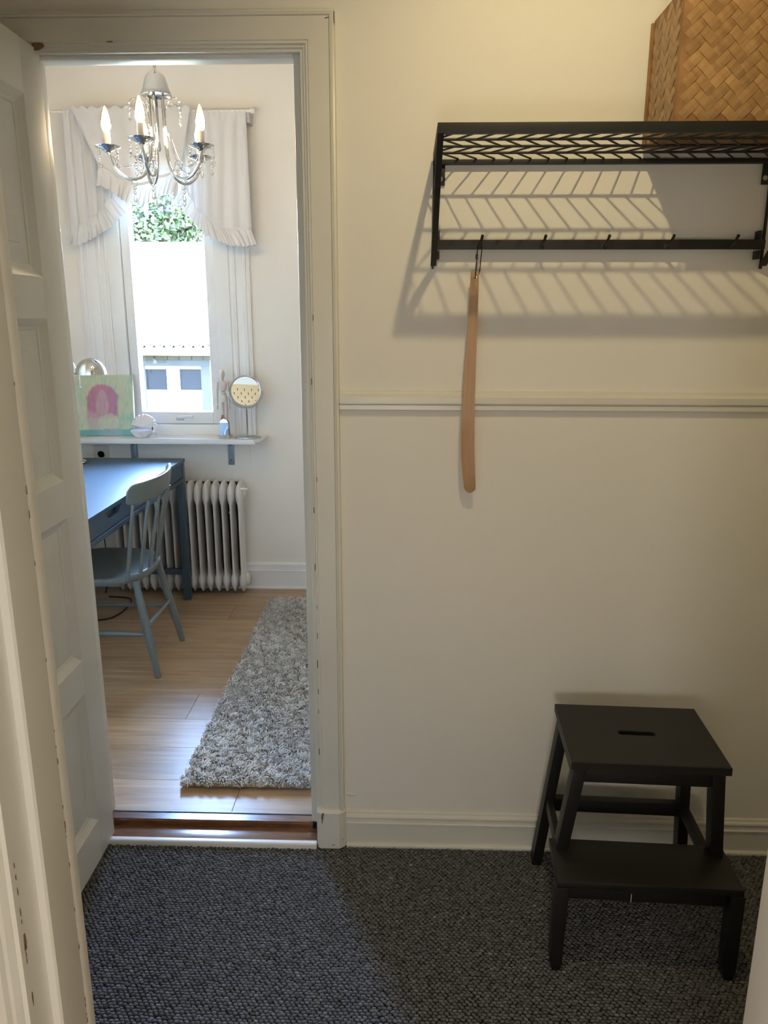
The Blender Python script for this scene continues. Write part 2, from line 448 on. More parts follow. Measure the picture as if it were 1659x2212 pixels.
# casing profile in plan, distance from the opening (0 at the opening edge) and y
CAS = [(0, YW), (0, 1.8825), (.0055, 1.8815), (.0065, 1.8765), (.0115, 1.8755), (.0130, 1.8695), (.0175, 1.8690), (.0190, 1.8660),
       (.0640, 1.8645), (.0650, 1.8665), (.0662, 1.8625), (.0700, 1.8610), (.0712, 1.8635), (.0724, 1.8625), (.0765, 1.8640), (.0775, YW)]
ZC = 2.017
def casing(pts):
    """mitred U: right leg, head, left leg"""
    mb = MB(); cols = []
    for (d, y) in CAS:
        path = [(RX+d, y, .12), (RX+d, y, ZC+d), (LX-d, y, ZC+d), (LX-d, y, .12)]
        cols.append([mb.bm.verts.new(p) for p in path])
    for i in range(len(cols)-1):
        for j in range(3): mb.bm.faces.new((cols[i][j], cols[i][j+1], cols[i+1][j+1], cols[i+1][j]))
    return mb
casing(None).build('casing', 'trim', tr, 35)
b = MB(); b.box(RX-.001, RX+.04, YW-.002, YF+.002, 0, ZC+.03); b.build('jamb', 'trim', tr)
b = MB(); b.box(LX-.04, LX+.001, YW-.002, YF+.002, 0, ZC+.03); b.build('jamb', 'trim', tr)
b = MB(); b.box(LX, RX, YW-.002, YF+.002, ZC+.012, LH+.002); b.build('head_lining', 'trim', tr)
b = MB(); b.box(RX-.0235, RX, 1.936, 1.984, .031, ZC+.012, .003); b.build('door_stop', 'trim', tr, 40)
b = MB(); b.box(LX, LX+.026, 1.936, 1.984, .031, ZC+.012, .003); b.build('door_stop', 'trim', tr, 40)
b = MB(); b.box(LX+.026, RX-.0235, 1.937, 1.980, ZC+.0025, ZC+.0125, .003); b.build('head_stop', 'white_trim', tr, 40)
def plinth(x0, x1):
    mb = MB()
    poly = [(x0, YW), (x0, 1.866), (x0+.004, 1.858), (x0+.012, 1.8535), (x1-.017, 1.8535), (x1-.004, 1.863), (x1, 1.868), (x1, YW)]
    A = [mb.bm.verts.new((p[0], p[1], .006)) for p in poly]; B = [mb.bm.verts.new((p[0], p[1], .117)) for p in poly]
    C_ = [mb.bm.verts.new((p[0]*.94+(x0+x1)/2*.06, min(p[1]+.007, YW), .125)) for p in poly]
    n = len(poly)
    for R0, R1 in ((A, B), (B, C_)):
        for i in range(n): mb.bm.faces.new((R0[i], R0[(i+1) % n], R1[(i+1) % n], R1[i]))
    mb.bm.faces.new(A[::-1]); mb.bm.faces.new(C_); return mb
plinth(RX+.001, RX+.0815).build('plinth_block', 'trim', tr, 30)
# far side casing in the study
b = MB(); b.box(RX, RX+.08, YF, YF+.018, 0, 2.12, .003); b.box(LX-.08, LX, YF, YF+.018, 0, 2.12, .003); b.box(LX, RX, YF, YF+.018, LH, 2.12, .003)
b.build('study_casing', 'white_trim', tr, 40)
def chip(poly, y, parent, m='bare_wood', thick=.0006):
    MB().prism(poly, 'y', y-thick, y+.001).build('paint_chip', m, parent)
chip([(-.2265, .119), (-.2205, .118), (-.2225, .104), (-.224, .094), (-.2262, .086), (-.2275, .083), (-.2272, .097), (-.229, .104)], 1.8533, tr)
chip([(-.2325, .112), (-.2300, .098), (-.2310, .09), (-.2335, .096), (-.2328, .104)], 1.8560, tr)
chip([(-.1705, .038), (-.1695, .036), (-.1685, .030), (-.1705, .026)], 1.8605, tr, 'dark_chip')
chip([(-.20, .0185), (-.193, .019), (-.192, .0175), (-.2, .0172)], 1.8533, tr, 'dark_chip')
chip([(-.1865, 2.0765), (-.1750, 2.0785), (-.1748, 2.0775), (-.1863, 2.0750)], 1.8645, tr, 'dark_chip')
chip([(-.1672, 2.088), (-.1658, 2.088), (-.1650, 2.060), (-.1666, 2.066)], 1.8628, tr, 'dark_chip')
for (x, z, s) in ((-.2245, 1.45, .9), (-.2285, 1.405, .6), (-.2300, .72, .8), (-.2305, .64, 1.1), (-.2315, .56, 1.4), (-.2235, 1.06, .8), (-.2315, .48, 1.0), (-.2320, .42, .8), (-.1900, .173, .8), (-.233, .98, 1.), (-.2320, 1.30, 1.), (-.2330, .83, 1.2), (-.2322, .30, 1.2)):
    chip([(x-.0007*s, z+.008*s), (x+.0006*s, z+.006*s), (x+.0008*s, z-.007*s), (x-.0006*s, z-.009*s)], 1.8700 if x < -.2270 else 1.8655, tr, 'dark_chip')
for (x, z, s) in ((-.795, 2.043, 1.), (-.70, 2.039, .7), (-.66, 2.036, .6), (-.36, 2.044, .6)):
    chip([(x-.012*s, z-.002*s), (x-.004*s, z+.003*s), (x+.010*s, z+.002*s), (x+.012*s, z-.003*s), (x-.002*s, z-.004*s)], 1.8668, tr, 'bare_wood')
chip([(-.835, 2.034), (-.812, 2.036), (-.806, 2.028), (-.812, 2.024), (-.820, 2.020), (-.832, 2.019)], 1.869, tr)

MB().ellipsoid((-.147, YW-.0005, .158), (.012, .002, .004)).ellipsoid((-.156, YW-.0005, .161), (.009, .0015, .0018)).build('paint_blob', 'trim', tr, 180)
# ---- near doorway (the camera stands behind it)
tn = thing('trim_near_doorway', (.02, .70, 0), 'cream painted jamb of the near doorway at left', kind='structure')
L_prof = [(-.47, .66), (-.47, .652), (-.4250, .640), (-.4120, .636), (-.4085, .644), (-.4045, .634), (-.3990, .632), (-.3958, .640), (-.3900, .632), (-.3862, .634),
          (-.3856, .640), (-.3856, .668), (-.3835, .6725), (-.3760, .6735), (-.3740, .676), (-.3740, .7270), (-.3747, .7290), (-.3738, .7310), (-.3738, .7420), (-.3755, .7500), (-.47, .752)]
MB().prism(L_prof, 'z', 0, 2.1).build('jamb', 'trim', tn, 30)
kr = .5405*.7500
R_prof = [(kr+.001, .752), (kr-.001, .746), (kr-.001, .69), (kr+.012, .688), (kr+.012, .655), (kr+.016, .640), (kr+.05, .640), (kr+.09, .66), (kr+.09, .752)]
MB().prism(R_prof, 'z', 0, 2.1).build('jamb', 'white_trim', tn, 30)
MB().box(-.45, .48, .64, .752, 2.1, 2.14).build('head', 'trim', tn)
def jamb_chip(x, y, z, sz, dirx):
    n_ = 7; pts = []
    for k in range(n_):
        a_ = 2*PI*k/n_; rr = random.uniform(.55, 1.1)
        pts.append((y+rr*math.cos(a_)*.0013*sz, z+rr*math.sin(a_)*.0065*sz*random.uniform(.7, 1.3)))
    MB().prism(pts, 'x', x-.002, x+.0004).build('paint_chip', 'bare_wood', tn)
for i in range(34):
    jamb_chip(-.3740, .7275, random.uniform(.25, 1.42), random.uniform(.25, .8), 1)
for i in range(22):
    jamb_chip(-.3856, .6412, random.uniform(.25, .95), random.uniform(.25, .9), 1)
for z, sz in ((.83, 2.2), (.76, 1.4), (.60, 1.2)): jamb_chip(-.3856, .6425, z, sz, 1)

# ---- dado rail and baseboards
DADO = [(YW+.001, 1.229), (1.8765, 1.230), (1.8735, 1.2325), (1.8735, 1.2435), (1.8768, 1.2455), (1.8768, 1.2475), (1.8695, 1.2485), (1.8690, 1.2630), (1.8735, 1.2670), (1.8780, 1.2695), (1.8785, 1.2760), (YW+.001, 1.2785)]
d = struct('trim_dado', MB().prism(DADO, 'x', RX+.0775, 1.25), 'trim', 'cream dado rail across the hall wall', 30)
BASE = [(YW+.001, .003), (1.8745, .003), (1.8745, .0715), (1.8712, .0730), (1.8712, .0760), (1.8745, .0775), (1.8760, .0900), (1.8720, .0940), (1.8735, .0985), (1.8795, .1010), (1.8800, .1065), (YW+.001, .1085)]
d = struct('baseboard_back', MB().prism(BASE, 'x', RX+.081, 1.25), 'trim', 'cream baseboard of the hall wall', 30)
MB().prism([(1.8745, -.002), (1.8662, -.002), (1.8662, .0085), (1.8690, .0115), (1.8745, .0125)], 'x', RX+.083, 1.25).build('shoe_strip', 'trim', d, 30)
FB = [(FY, -.001), (3.9885, -.001), (3.9885, .098), (3.9860, .1000), (3.9860, .104), (3.9885, .106), (3.9905, .128), (3.9880, .132), (3.9900, .142), (FY, .147)]
d = struct('baseboard_window', MB().prism(FB, 'x', -1.80, .80), 'white_trim', 'white baseboard beneath the study window', 30)
MB().prism([(3.9885, -.001), (3.9800, -.001), (3.9815, .009), (3.9885, .012)], 'x', -1.80, .80).build('shoe_strip', 'white_trim', d, 30)
d = struct('trim_wall_panel', MB().box(-1.30, -.827, 3.9955, 4.001, .694, .848), 'far_wall', 'flush panel in the wall under the window shelf')
b = MB(); b.box(-1.22, 1.25, 1.88, 1.885, .0, .0)

# ================================================================== DOOR LEAF
dr = thing('door_1', (-.85, 1.893, 0), 'open cream panelled door folded back against the left', kind='structure')
PZ = [(1.537, 1.916), (1.065, 1.447), (.593, .973), (.124, .502)]
DY0, DY1, PY0, PY1, DX0, DX1 = 1.19, 1.893, 1.287, 1.797, -.871, -.830
b = MB()
b.box(DX0, DX1, PY1, DY1, .008, 2.026, .0015); b.box(DX0, DX1, DY0, PY0, .008, 2.026, .0015)
zs = [2.026] + [z for a, c in PZ for z in (c, a)] + [.008]
for i in range(0, len(zs), 2): b.box(DX0, DX1, PY0, PY1, zs[i+1], zs[i])
b.build('door_frame', 'door_paint', dr, 30)
for z0, z1 in PZ:
    mb = MB()
    rings = []
    for ins, x in ((0, DX1), (.006, DX1-.004), (.018, DX1-.0115), (.026, DX1-.0140), (.0265, DX1-.0155), (.068, DX1-.0125), (.069, DX1-.0105)):
        rings.append([mb.bm.verts.new(p) for p in ((x, PY0+ins, z0+ins), (x, PY1-ins, z0+ins), (x, PY1-ins, z1-ins), (x, PY0+ins, z1-ins))])
    for A, B in zip(rings, rings[1:]):
        for i in range(4): mb.bm.faces.new((A[i], A[(i+1) % 4], B[(i+1) % 4], B[i]))
    mb.bm.faces.new(rings[-1])
    back = [mb.bm.verts.new((DX0+.012, y, z)) for y, z in ((PY0, z0), (PY1, z0), (PY1, z1), (PY0, z1))]
    mb.bm.faces.new(back[::-1])
    for i in range(4): mb.bm.faces.new((rings[0][(i+1) % 4], rings[0][i], back[i], back[(i+1) % 4]))
    mb.build('door_panel', 'door_paint', dr)
b = MB()
for z in (.25, 1.78):
    b.tube([(-.8745, 1.898, z-.045), (-.8745, 1.898, z+.045)], .006, 10)
    b.build('hinge', 'trim', dr, 40); b = MB()
b.bm.free()

# ================================================================== COAT SHELF
SX0, SX1 = .052, .818
sh = thing('coat_shelf', (.435, 1.86, 1.55), 'black metal coat shelf with herringbone bars and peg rail', 'coat shelf')
ZS0, ZS1 = 1.788, 1.807
SYF = 1.588
MB().box(SX0, SX1, SYF, SYF+.014, ZS0, ZS1, .0012).build('front_rail', 'black_metal', sh, 40)
MB().box(SX0, SX1, 1.868, 1.884, ZS0-.004, ZS0+.006, .0012).build('back_rail', 'black_metal', sh, 40)
for x in (SX0, SX1-.010):
    MB().box(x, x+.010, SYF+.014, 1.868, ZS0, ZS1, .001).build('side_rail', 'black_metal', sh, 40)
ys_ = [SYF+.014, 1.671, 1.735, 1.801, 1.868]
for y in ys_[1:4]:
    MB().tube([(SX0+.01, y, 1.794), (SX1-.01, y, 1.794)], .0027, 8).build('lengthwise_rod', 'black_metal', sh, 50)
for r in range(4):
    ya, yb = ys_[r], ys_[r+1]
    sgn = -1 if r % 2 == 0 else 1
    run = .044
    x = SX0-.04 + (.012 if r % 2 else 0)
    while x < SX1+.05:
        xa, xb = (x, x+run)
        pa, pb = (Vector((xa, ya, 1.7945)), Vector((xb, yb, 1.7945))) if sgn > 0 else (Vector((xb, ya, 1.7945)), Vector((xa, yb, 1.7945)))
        # clip to the frame
        def clipx(p, q, lim, hi):
            if (p.x > lim) if hi else (p.x < lim):
                t_ = (lim-p.x)/(q.x-p.x); return p+(q-p)*t_
            return p
        if max(pa.x, pb.x) > SX0+.02 and min(pa.x, pb.x) < SX1-.02:
            pa2 = clipx(clipx(pa, pb, SX0+.006, False), pb, SX1-.006, True); pb2 = clipx(clipx(pb, pa, SX0+.006, False), pa, SX1-.006, True)
            MB().tube([pa2, pb2], .0020, 6).build('slanted_rod', 'black_metal', sh, 50)
        x += .0405
for x0, sg in ((SX0, 1), (SX1-.012, -1)):
    MB().hexa([(x0-.0015, 1.868, 1.566), (x0+.0115, 1.868, 1.566), (x0+.0115, 1.882, 1.566), (x0-.0015, 1.882, 1.566)],
              [(x0-.0005, SYF+.002, ZS0+.002), (x0+.0120, SYF+.002, ZS0+.002), (x0+.0120, SYF+.018, ZS0+.002), (x0-.0005, SYF+.018, ZS0+.002)], .0008).build('side_brace', 'black_metal', sh, 40)
    MB().box(x0+.001, x0+.006, 1.878, 1.884, 1.56, ZS0).build('wall_bar', 'black_metal', sh)
    xp = x0+.012 if sg > 0 else x0-.016
    p = MB().box(xp, xp+.016, 1.8785, 1.8845, 1.741, 1.786, .001).build('mounting_plate', 'black_metal', sh, 40)
    MB().lathe([(0, -.003), (.0048, -.002), (.0055, 0)], 12, Matrix.Translation((xp+.006, 1.878, 1.7545)) @ Matrix.Rotation(PI/2, 4, 'X')).build('screw', 'steel', p, 40)
    for zz in (1.589, 1.632):
        MB().box(xp-.001, xp+.006, 1.8585, 1.8840, zz-.009, zz+.010, .002).build('clamp', 'black_metal', sh, 40)
MB().box(SX0+.012, SX1-.012, 1.8600, 1.8690, 1.6015, 1.6225, .001).build('peg_rail', 'black_metal', sh, 40)
for x in (.161, .302, .443, .585, .726):
    pg = MB().tube(smooth_path([(x, 1.861, 1.607), (x, 1.846, 1.611), (x+.0015, 1.832, 1.618), (x+.003, 1.822, 1.628)], 8), [.0033]*8+[.0036], 8).build('peg', 'black_metal', sh, 50)
    MB().lathe([(.0065, 0), (.0065, .002), (.004, .003)], 12, Matrix.Translation((x, 1.860, 1.607)) @ Matrix.Rotation(PI/2, 4, 'X')).build('peg_washer', 'black_metal', pg, 40)

# ---- bamboo box on the shelf
BX0, BX1, BY0, BY1, BZ0, BZ1 = .512, .885, 1.652, 1.850, 1.8085, 2.058
bx = thing('bamboo_box', ((BX0+BX1)/2, (BY0+BY1)/2, BZ0), 'woven bamboo box standing on the black coat shelf', 'box')
MB().box(BX0+.003, BX1-.003, BY0+.003, BY1-.003, BZ0+.001, BZ1).build('body', 'bamboo_dark', bx)
Wc = .0195
me_strip = {}
def strip_mesh(key, horiz):
    mb = MB(); Lh = Wc*.985; Wh = Wc*.485
    # a strip that dips at both ends under its neighbours
    nx = 4; top = []; bot = []
    for i in range(nx+1):
        u = -1+2*i/nx; z = .0016*(1-u**4)
        top.append([mb.bm.verts.new((u*Lh, s*Wh, z+.0008*(1-s*s))) for s in (-1, 0, 1)])
    for i in range(nx):
        for j in range(2): mb.bm.faces.new((top[i][j], top[i+1][j], top[i+1][j+1], top[i][j+1]))
    lo = [mb.bm.verts.new((u*Lh, s*Wh, -.0012)) for u, s in ((-1, -1), (1, -1), (1, 1), (-1, 1))]
    mb.bm.faces.new(lo[::-1])
    mb.bm.faces.new([lo[0], lo[1]]+[top[i][0] for i in range(nx, -1, -1)])
    mb.bm.faces.new([lo[2], lo[3]]+[top[i][2] for i in range(0, nx+1)])
    mb.bm.faces.new([lo[1], lo[2], top[nx][2], top[nx][1], top[nx][0]])
    mb.bm.faces.new([lo[3], lo[0], top[0][0], top[0][1], top[0][2]])
    bmesh.ops.recalc_face_normals(mb.bm, faces=mb.bm.faces)
    me = bpy.data.meshes.new('bamboo_strip'); mb.bm.to_mesh(me); mb.bm.free(); me.materials.append(M['bamboo']); return me
ME_STRIP = strip_mesh('s', True)
def weave(face_mtx, w, h, ang=PI/4):
    R_ = int(max(w, h)/Wc)+6
    ca, sa = math.cos(ang), math.sin(ang)
    for i in range(-R_, R_):
        for j in range(-R_, R_):
            m4 = (i-j) % 4
            if m4 == 0: cx, cy, rot = i+1.0, j+.5, 0
            elif m4 == 3: cx, cy, rot = i+.5, j+1.0, PI/2
            else: continue
            cx *= Wc; cy *= Wc
            u = ca*cx-sa*cy; v = sa*cx+ca*cy
            if abs(u) > w/2-.010 or abs(v) > h/2-.010: continue
            o = bpy.data.objects.new('bamboo_strip', ME_STRIP); COL.objects.link(o); o.parent = bx
            o.matrix_local = ROOTM[bx.name].inverted() @ face_mtx @ Matrix.Translation((u, v, 0)) @ Matrix.Rotation(ang+rot+random.gauss(0, .012), 4, 'Z')
cx_, cz_ = (BX0+BX1)/2, (BZ0+BZ1)/2
weave(Matrix.Translation((cx_, BY0+.003, cz_)) @ Matrix.Rotation(PI/2, 4, 'X'), BX1-BX0, BZ1-BZ0)
weave(Matrix.Translation((BX0+.003, (BY0+BY1)/2, cz_)) @ Matrix.Rotation(-PI/2, 4, 'Z') @ Matrix.Rotation(PI/2, 4, 'X'), BY1-BY0, BZ1-BZ0)
for x in (BX0, BX1):
    MB().box(x-.003, x+.003, BY1-.006, BY1+.002, BZ0, BZ1-.004, .001).build('corner_rim', 'bamboo_dark', bx, 40)

# ---- shoehorn
so = thing('shoehorn', (.16, 1.845, 1.03), 'long wooden shoehorn hanging by a black cord from the first peg', 'shoehorn')
def horn():
    mb = MB(); n = 40
    cl = [(.1520, 1.552), (.1500, 1.44), (.1465, 1.32), (.1455, 1.22), (.1480, 1.12), (.1560, 1.036)]
    hw = [(.0094, 0), (.0108, 0), (.0136, 0), (.0150, 0), (.0160, 0), (.0136, 0)]
    rows = []
    for i in range(n+1):
        t_ = i/n; c = interp([(*p, 0) for p in cl], t_); w = interp([(*p, 0) for p in hw], t_).x
        z = c.y; yb = 1.851 - .010*math.sin(t_*PI)*.8 + (.006 if t_ > .9 else 0)*(t_-.9)*10
        row = []
        for k in range(7):
            s = -1+2*k/6
            dish = 0.0 if t_ < .66 else min(1, (t_-.66)/.05)*.0028*(1-s*s)
            zz = z - (.006*(1-s*s) if i == n else 0) + (0 if i < n else .004*abs(s)**3)
            row.append(((c.x+s*w), yb+dish, zz))
        rows.append(row)
    F_ = [[mb.bm.verts.new(p) for p in r] for r in rows]
    B_ = [[mb.bm.verts.new((p[0], p[1]+.0055, p[2])) for p in r] for r in rows]
    for i in range(n):
        for k in range(6):
            mb.bm.faces.new((F_[i][k], F_[i][k+1], F_[i+1][k+1], F_[i+1][k])); mb.bm.faces.new((B_[i][k+1], B_[i][k], B_[i+1][k], B_[i+1][k+1]))
        mb.bm.faces.new((B_[i][0], F_[i][0], F_[i+1][0], B_[i+1][0])); mb.bm.faces.new((F_[i][6], B_[i][6], B_[i+1][6], F_[i+1][6]))
    for k in range(6):
        mb.bm.faces.new((F_[0][k+1], F_[0][k], B_[0][k], B_[0][k+1])); mb.bm.faces.new((F_[n][k], F_[n][k+1], B_[n][k+1], B_[n][k]))
    return mb
bl = horn().build('blade', 'beech', so, 40)
MB().lathe([(.0022, 0), (.0026, -.0012), (.0042, -.0014), (.0048, 0)], 16, Matrix.Translation((.1530, 1.8495, 1.5375)) @ Matrix.Rotation(PI/2, 4, 'X') @ Matrix.Scale(-1, 4, (0, 0, 1)), False).build('eyelet', 'chrome', bl, 60)
cord = smooth_path([(.1530, 1.8505, 1.5375), (.1530, 1.846, 1.545), (.1545, 1.845, 1.575), (.1555, 1.843, 1.60), (.1590, 1.840, 1.6165), (.1625, 1.839, 1.6165), (.1650, 1.842, 1.60), (.1640, 1.852, 1.575), (.1620, 1.858, 1.548), (.1540, 1.8575, 1.5375)], 46)
co = MB().tube(cord, .0012, 6).build('cord', 'leather', so, 60)
MB().box(.1515, .1572, 1.842, 1.848, 1.578, 1.590, .0015).build('cord_stopper', 'black_plastic', co, 40)

# ================================================================== STEP STOOL
SRZ = math.radians(-2.4)
st = thing('step_stool', (.548, 1.64, 0), 'black wooden two-tread step stool against the hall wall', 'step stool', rz=SRZ)
def sbuild(mb, name, sm=40, parent=None): return mb.build(name, 'black_wood', parent or st, sm, True)
def stool_top():
    mb = MB(); x0, x1, y0, y1, z0, z1 = -.173, .173, -.124, .140, .480, .500
    hole = []
    hx, hy, r = .043, .0095, .0095
    for k in range(24):
        a = 2*PI*k/24; cxs = hx-r if math.cos(a) > 0 else -(hx-r)
        hole.append((cxs+r*math.cos(a), .010+r*math.sin(a)))
    outer = []
    for k in range(24):
        a = 2*PI*k/24+.0001; cx, sy = math.cos(a), math.sin(a)
        t_ = max(abs(cx)/.173, abs(sy)/.132); outer.append((cx/t_, .008+sy/t_))
    cor = [(x1, y1), (x0, y1), (x0, y0), (x1, y0)]
    for c in cor:
        i = min(range(24), key=lambda q: (outer[q][0]-c[0])**2+(outer[q][1]-c[1])**2); outer[i] = c
    R = [[mb.bm.verts.new((p[0], p[1], z)) for p in P_] for P_, z in ((hole, z0), (outer, z0), (outer, z1-.002), ([(p[0]*.988, .008+(p[1]-.008)*.985) for p in outer], z1), ([(p[0]*1.06, .010+(p[1]-.010)*1.15) for p in hole], z1), (hole, z1-.002), (hole, z0))]
    for A, B in zip(R, R[1:]):
        for i in range(24): mb.bm.faces.new((A[i], A[(i+1) % 24], B[(i+1) % 24], B[i]))
    bmesh.ops.remove_doubles(mb.bm, verts=mb.bm.verts, dist=1e-6)
    return mb
sbuild(stool_top(), 'top_tread', 30)
ZF = .004
for s in (-1, 1):
    sbuild(MB().leg((s*.192, .178, ZF), (s*.150, .118, .480), .026, .040, .026, .040), 'leg')            # rear
    sbuild(MB().leg((s*.178, -.073, .222), (s*.150, -.096, .480), .028, .038, .028, .038), 'leg')        # upper front
    sbuild(MB().hexa([(s*.1915-.014, -.195, .03), (s*.1915+.014, -.195, .03), (s*.1915+.014, -.160, .03), (s*.1915-.014, -.160, .03)],
                     [(s*.188-.015, -.200, .232), (s*.188+.015, -.200, .232), (s*.188+.015, -.160, .232), (s*.188-.015, -.160, .232)], .002)
           .hexa([(s*.1915-.007, -.188, ZF), (s*.1915+.011, -.188, ZF), (s*.1915+.011, -.165, ZF), (s*.1915-.007, -.165, ZF)],
                 [(s*.1915-.014, -.195, .0305), (s*.1915+.014, -.195, .0305), (s*.1915+.014, -.160, .0305), (s*.1915-.014, -.160, .0305)], 0), 'leg')
    sbuild(MB().hexa([(s*.172-.008, -.165, .195), (s*.172+.008, -.165, .195), (s*.172+.008, .150, .195), (s*.172-.008, .150, .195)],
                     [(s*.172-.008, -.165, .230), (s*.172+.008, -.165, .230), (s*.172+.008, .146, .230), (s*.172-.008, .146, .230)], .002), 'side_rail')
    sbuild(MB().box(s*.158-.008, s*.158+.008, -.10, .12, .445, .480, .002), 'side_apron')
sbuild(MB().box(-.140, .140, -.109, -.091, .440, .480, .002), 'front_apron')
sbuild(MB().box(-.140, .140, .105, .122, .440, .480, .002), 'back_apron')
sbuild(MB().box(-.165, .165, .138, .160, .190, .226, .002), 'back_stretcher')
sbuild(MB().box(-.200, .200, -.198, -.052, .232, .250, .003), 'lower_tread')
sbuild(MB().box(-.172, .172, -.186, -.170, .196, .232, .002), 'tread_apron')
p = MB().box(-.040, -.0385, -.1985, -.1978, .205, .226).build('scratch', 'cream_plastic', st, None, True)

# ================================================================== HALL CEILING LAMP
LAMP = Vector((.20, 1.095, 2.43))
AIM = (Vector((.62, YW, 1.35))-LAMP).normalized()
hl = thing('ceiling_lamp', (LAMP.x, LAMP.y, HC), 'white ceiling spotlight aimed at the coat shelf wall of the hall', 'lamp')
LM = Matrix.Translation(LAMP) @ AIM.to_track_quat('Z', 'Y').to_matrix().to_4x4()
MB().lathe([(.05, 0), (.05, -.012), (.012, -.02), (.010, -.275)], 24, Matrix.Translation((LAMP.x, LAMP.y, HC))).build('lamp_holder', 'white_plastic', hl, 40)
MB().lathe([(.012, -.085), (.030, -.075), (.036, -.030), (.037, -.014), (.034, -.014), (.026, -.040), (0, -.042)], 28, LM, False).build('spot_housing', 'white_plastic', hl, 40)
MB().ellipsoid(LM @ Vector((0, 0, -.028)), (.013, .013, .013), 14, 8).build('bulb', 'hall_bulb', hl, 180)
sp_d = bpy.data.lights.new('hall_spot', 'SPOT'); sp_d.energy = HALL_LAMP_POWER; sp_d.color = (1, .80, .42)
sp_d.spot_size = math.radians(142); sp_d.spot_blend = 1.0; sp_d.shadow_soft_size = .014
sp_o = bpy.data.objects.new('hall_spot', sp_d); COL.objects.link(sp_o); sp_o.parent = hl
sp_o.location = LM @ Vector((0, 0, 0))-Vector((LAMP.x, LAMP.y, HC)); sp_o.rotation_euler = AIM.to_track_quat('-Z', 'Y').to_euler()
RLX, RLY = -.10, -.85  # unseen fill light added on a stand, imitating daylight bounced from the rear room
rl = thing('globe_lamp', (RLX, RLY, 0), 'opal globe floor lamp in the room behind the camera', 'lamp')
MB().lathe([(.12, 0), (.12, .012), (.02, .022), (.012, .03), (.012, .74), (.05, .75), (.05, .76)], 28, Matrix.Translation((RLX, RLY, 0))).build('stand', 'white_plastic', rl, 40)
MB().ellipsoid((RLX, RLY, .95), (.20, .20, .20), 28, 16).build('globe', 'rear_globe', rl, 180)

# ================================================================== STUDY: WINDOW
w1 = thing('window_1', (-1.21, 4.0, .85), 'white casement window of the study looking onto a neighbouring roof', kind='structure')
def wcasing(x0, x1, flip):
    w = x1-x0; pr = [(0, 0), (0, -.016), (.10, -.019), (.16, -.014), (.20, -.020), (.32, -.021), (.36, -.014), (.62, -.013), (.66, -.020), (.74, -.021), (.78, -.015), (.90, -.016), (.94, -.022), (1.0, -.022), (1.0, 0)]
    pts = [((x1-a*w) if flip else (x0+a*w), FY+yy) for a, yy in pr]
    return MB().prism(pts, 'z', .852, 2.36)
wcasing(-1.650, -1.505, False).build('casing', 'white_trim', w1, 25)
wcasing(-.905, -.792, True).build('casing', 'white_trim', w1, 25)
MB().box(-1.66, -.78, FY-.022, FY, 2.30, 2.37, .003).build('head_casing', 'white_trim', w1, 40)
b = MB(); b.box(-1.508, -1.440, FY-.012, FY+.12, .85, 2.31, .002); b.build('frame_stile', 'white_trim', w1, 40)
b = MB(); b.box(-.972, -.902, FY-.012, FY+.12, .85, 2.31, .002); b.build('frame_stile', 'white_trim', w1, 40)
b = MB(); b.box(-1.44, -.972, FY-.012, FY+.12, 2.24, 2.31, .002); b.build('frame_head', 'white_trim', w1, 40)
b = MB(); b.box(-1.44, -.972, FY-.010, FY+.12, .85, .9035, .002); b.build('frame_sill', 'white_trim', w1, 40)
sa_ = MB()
sa_.box(-1.4370, -1.393, FY+.006, FY+.075, .9065, 2.238, .003); sa_.box(-1.020, -.975, FY+.006, FY+.075, .9065, 2.238, .003)
sa_.box(-1.393, -1.020, FY+.006, FY+.075, .9065, .968, .003); sa_.box(-1.393, -1.020, FY+.006, FY+.075, 2.19, 2.238, .003)
sash = sa_.build('sash', 'white_trim', w1, 40)
MB().box(-1.395, -1.018, FY+.060, FY+.063, .966, 2.192).build('pane', 'pane', w1)
hd = MB().box(-1.212, -1.172, FY-.004, FY+.006, .924, .942, .002).build('handle_base', 'grey_stone', w1, 40)
MB().tube(smooth_path([(-1.205, 3.988, .9415), (-1.17, 3.983, .944), (-1.12, 3.985, .945)], 6), [.0065, .008, .0082, .008, .0078, .0075, .0065], 10).build('lever', 'white_plastic', hd, 60)

# ---- shelf under the window, on steel brackets
ws = thing('window_shelf', (-1.21, 3.99, .69), 'white painted shelf board below the study window', 'shelf')
MB().prism([(-1.78, 3.835), (-.775, 3.835), (-.752, 3.862), (-.738, 3.999), (-1.78, 3.999)], 'z', .834, .851).build('board', 'white_trim', ws)
MB().box(-1.78, -.772, 3.838, 3.85, .824, .8345, .002).build('edge_bead', 'white_trim', ws, 40)
for x in (-1.448, -.930):
    br = MB().box(x-.0165, x+.0165, 3.9905, 3.996, .690, .832, .003).box(x-.0165, x+.0165, 3.86, 3.996, .828, .8335, .001).build('bracket', 'grey_steel', ws, 40)
    for z in (.715, .795):
        MB().lathe([(0, .001), (.0035, 0)], 10, Matrix.Translation((x, 3.990, z)) @ Matrix.Rotation(PI/2, 4, 'X')).build('screw_hole', 'black_plastic', br)

# ---- curtain rod and curtains
rod = thing('curtain_rod', (-1.21, 3.92, 2.384), 'thin white curtain rod with knob end above the window', 'curtain rod')
MB().tube([(-1.80, 3.92, 2.384), (-.742, 3.92, 2.384)], .0065, 10).build('pole', 'white_plastic', rod, 60)
MB().lathe([(0, -.002), (.010, 0), (.0125, .006), (.009, .014), (.011, .020), (0, .024)], 14, Matrix.Translation((-.746, 3.92, 2.384)) @ Matrix.Rotation(PI/2, 4, 'Y')).build('finial', 'white_plastic', rod, 60)
MB().box(-.766, -.752, 3.922, FY, 2.335, 2.392, .002).build('bracket', 'grey_stone', rod, 40)

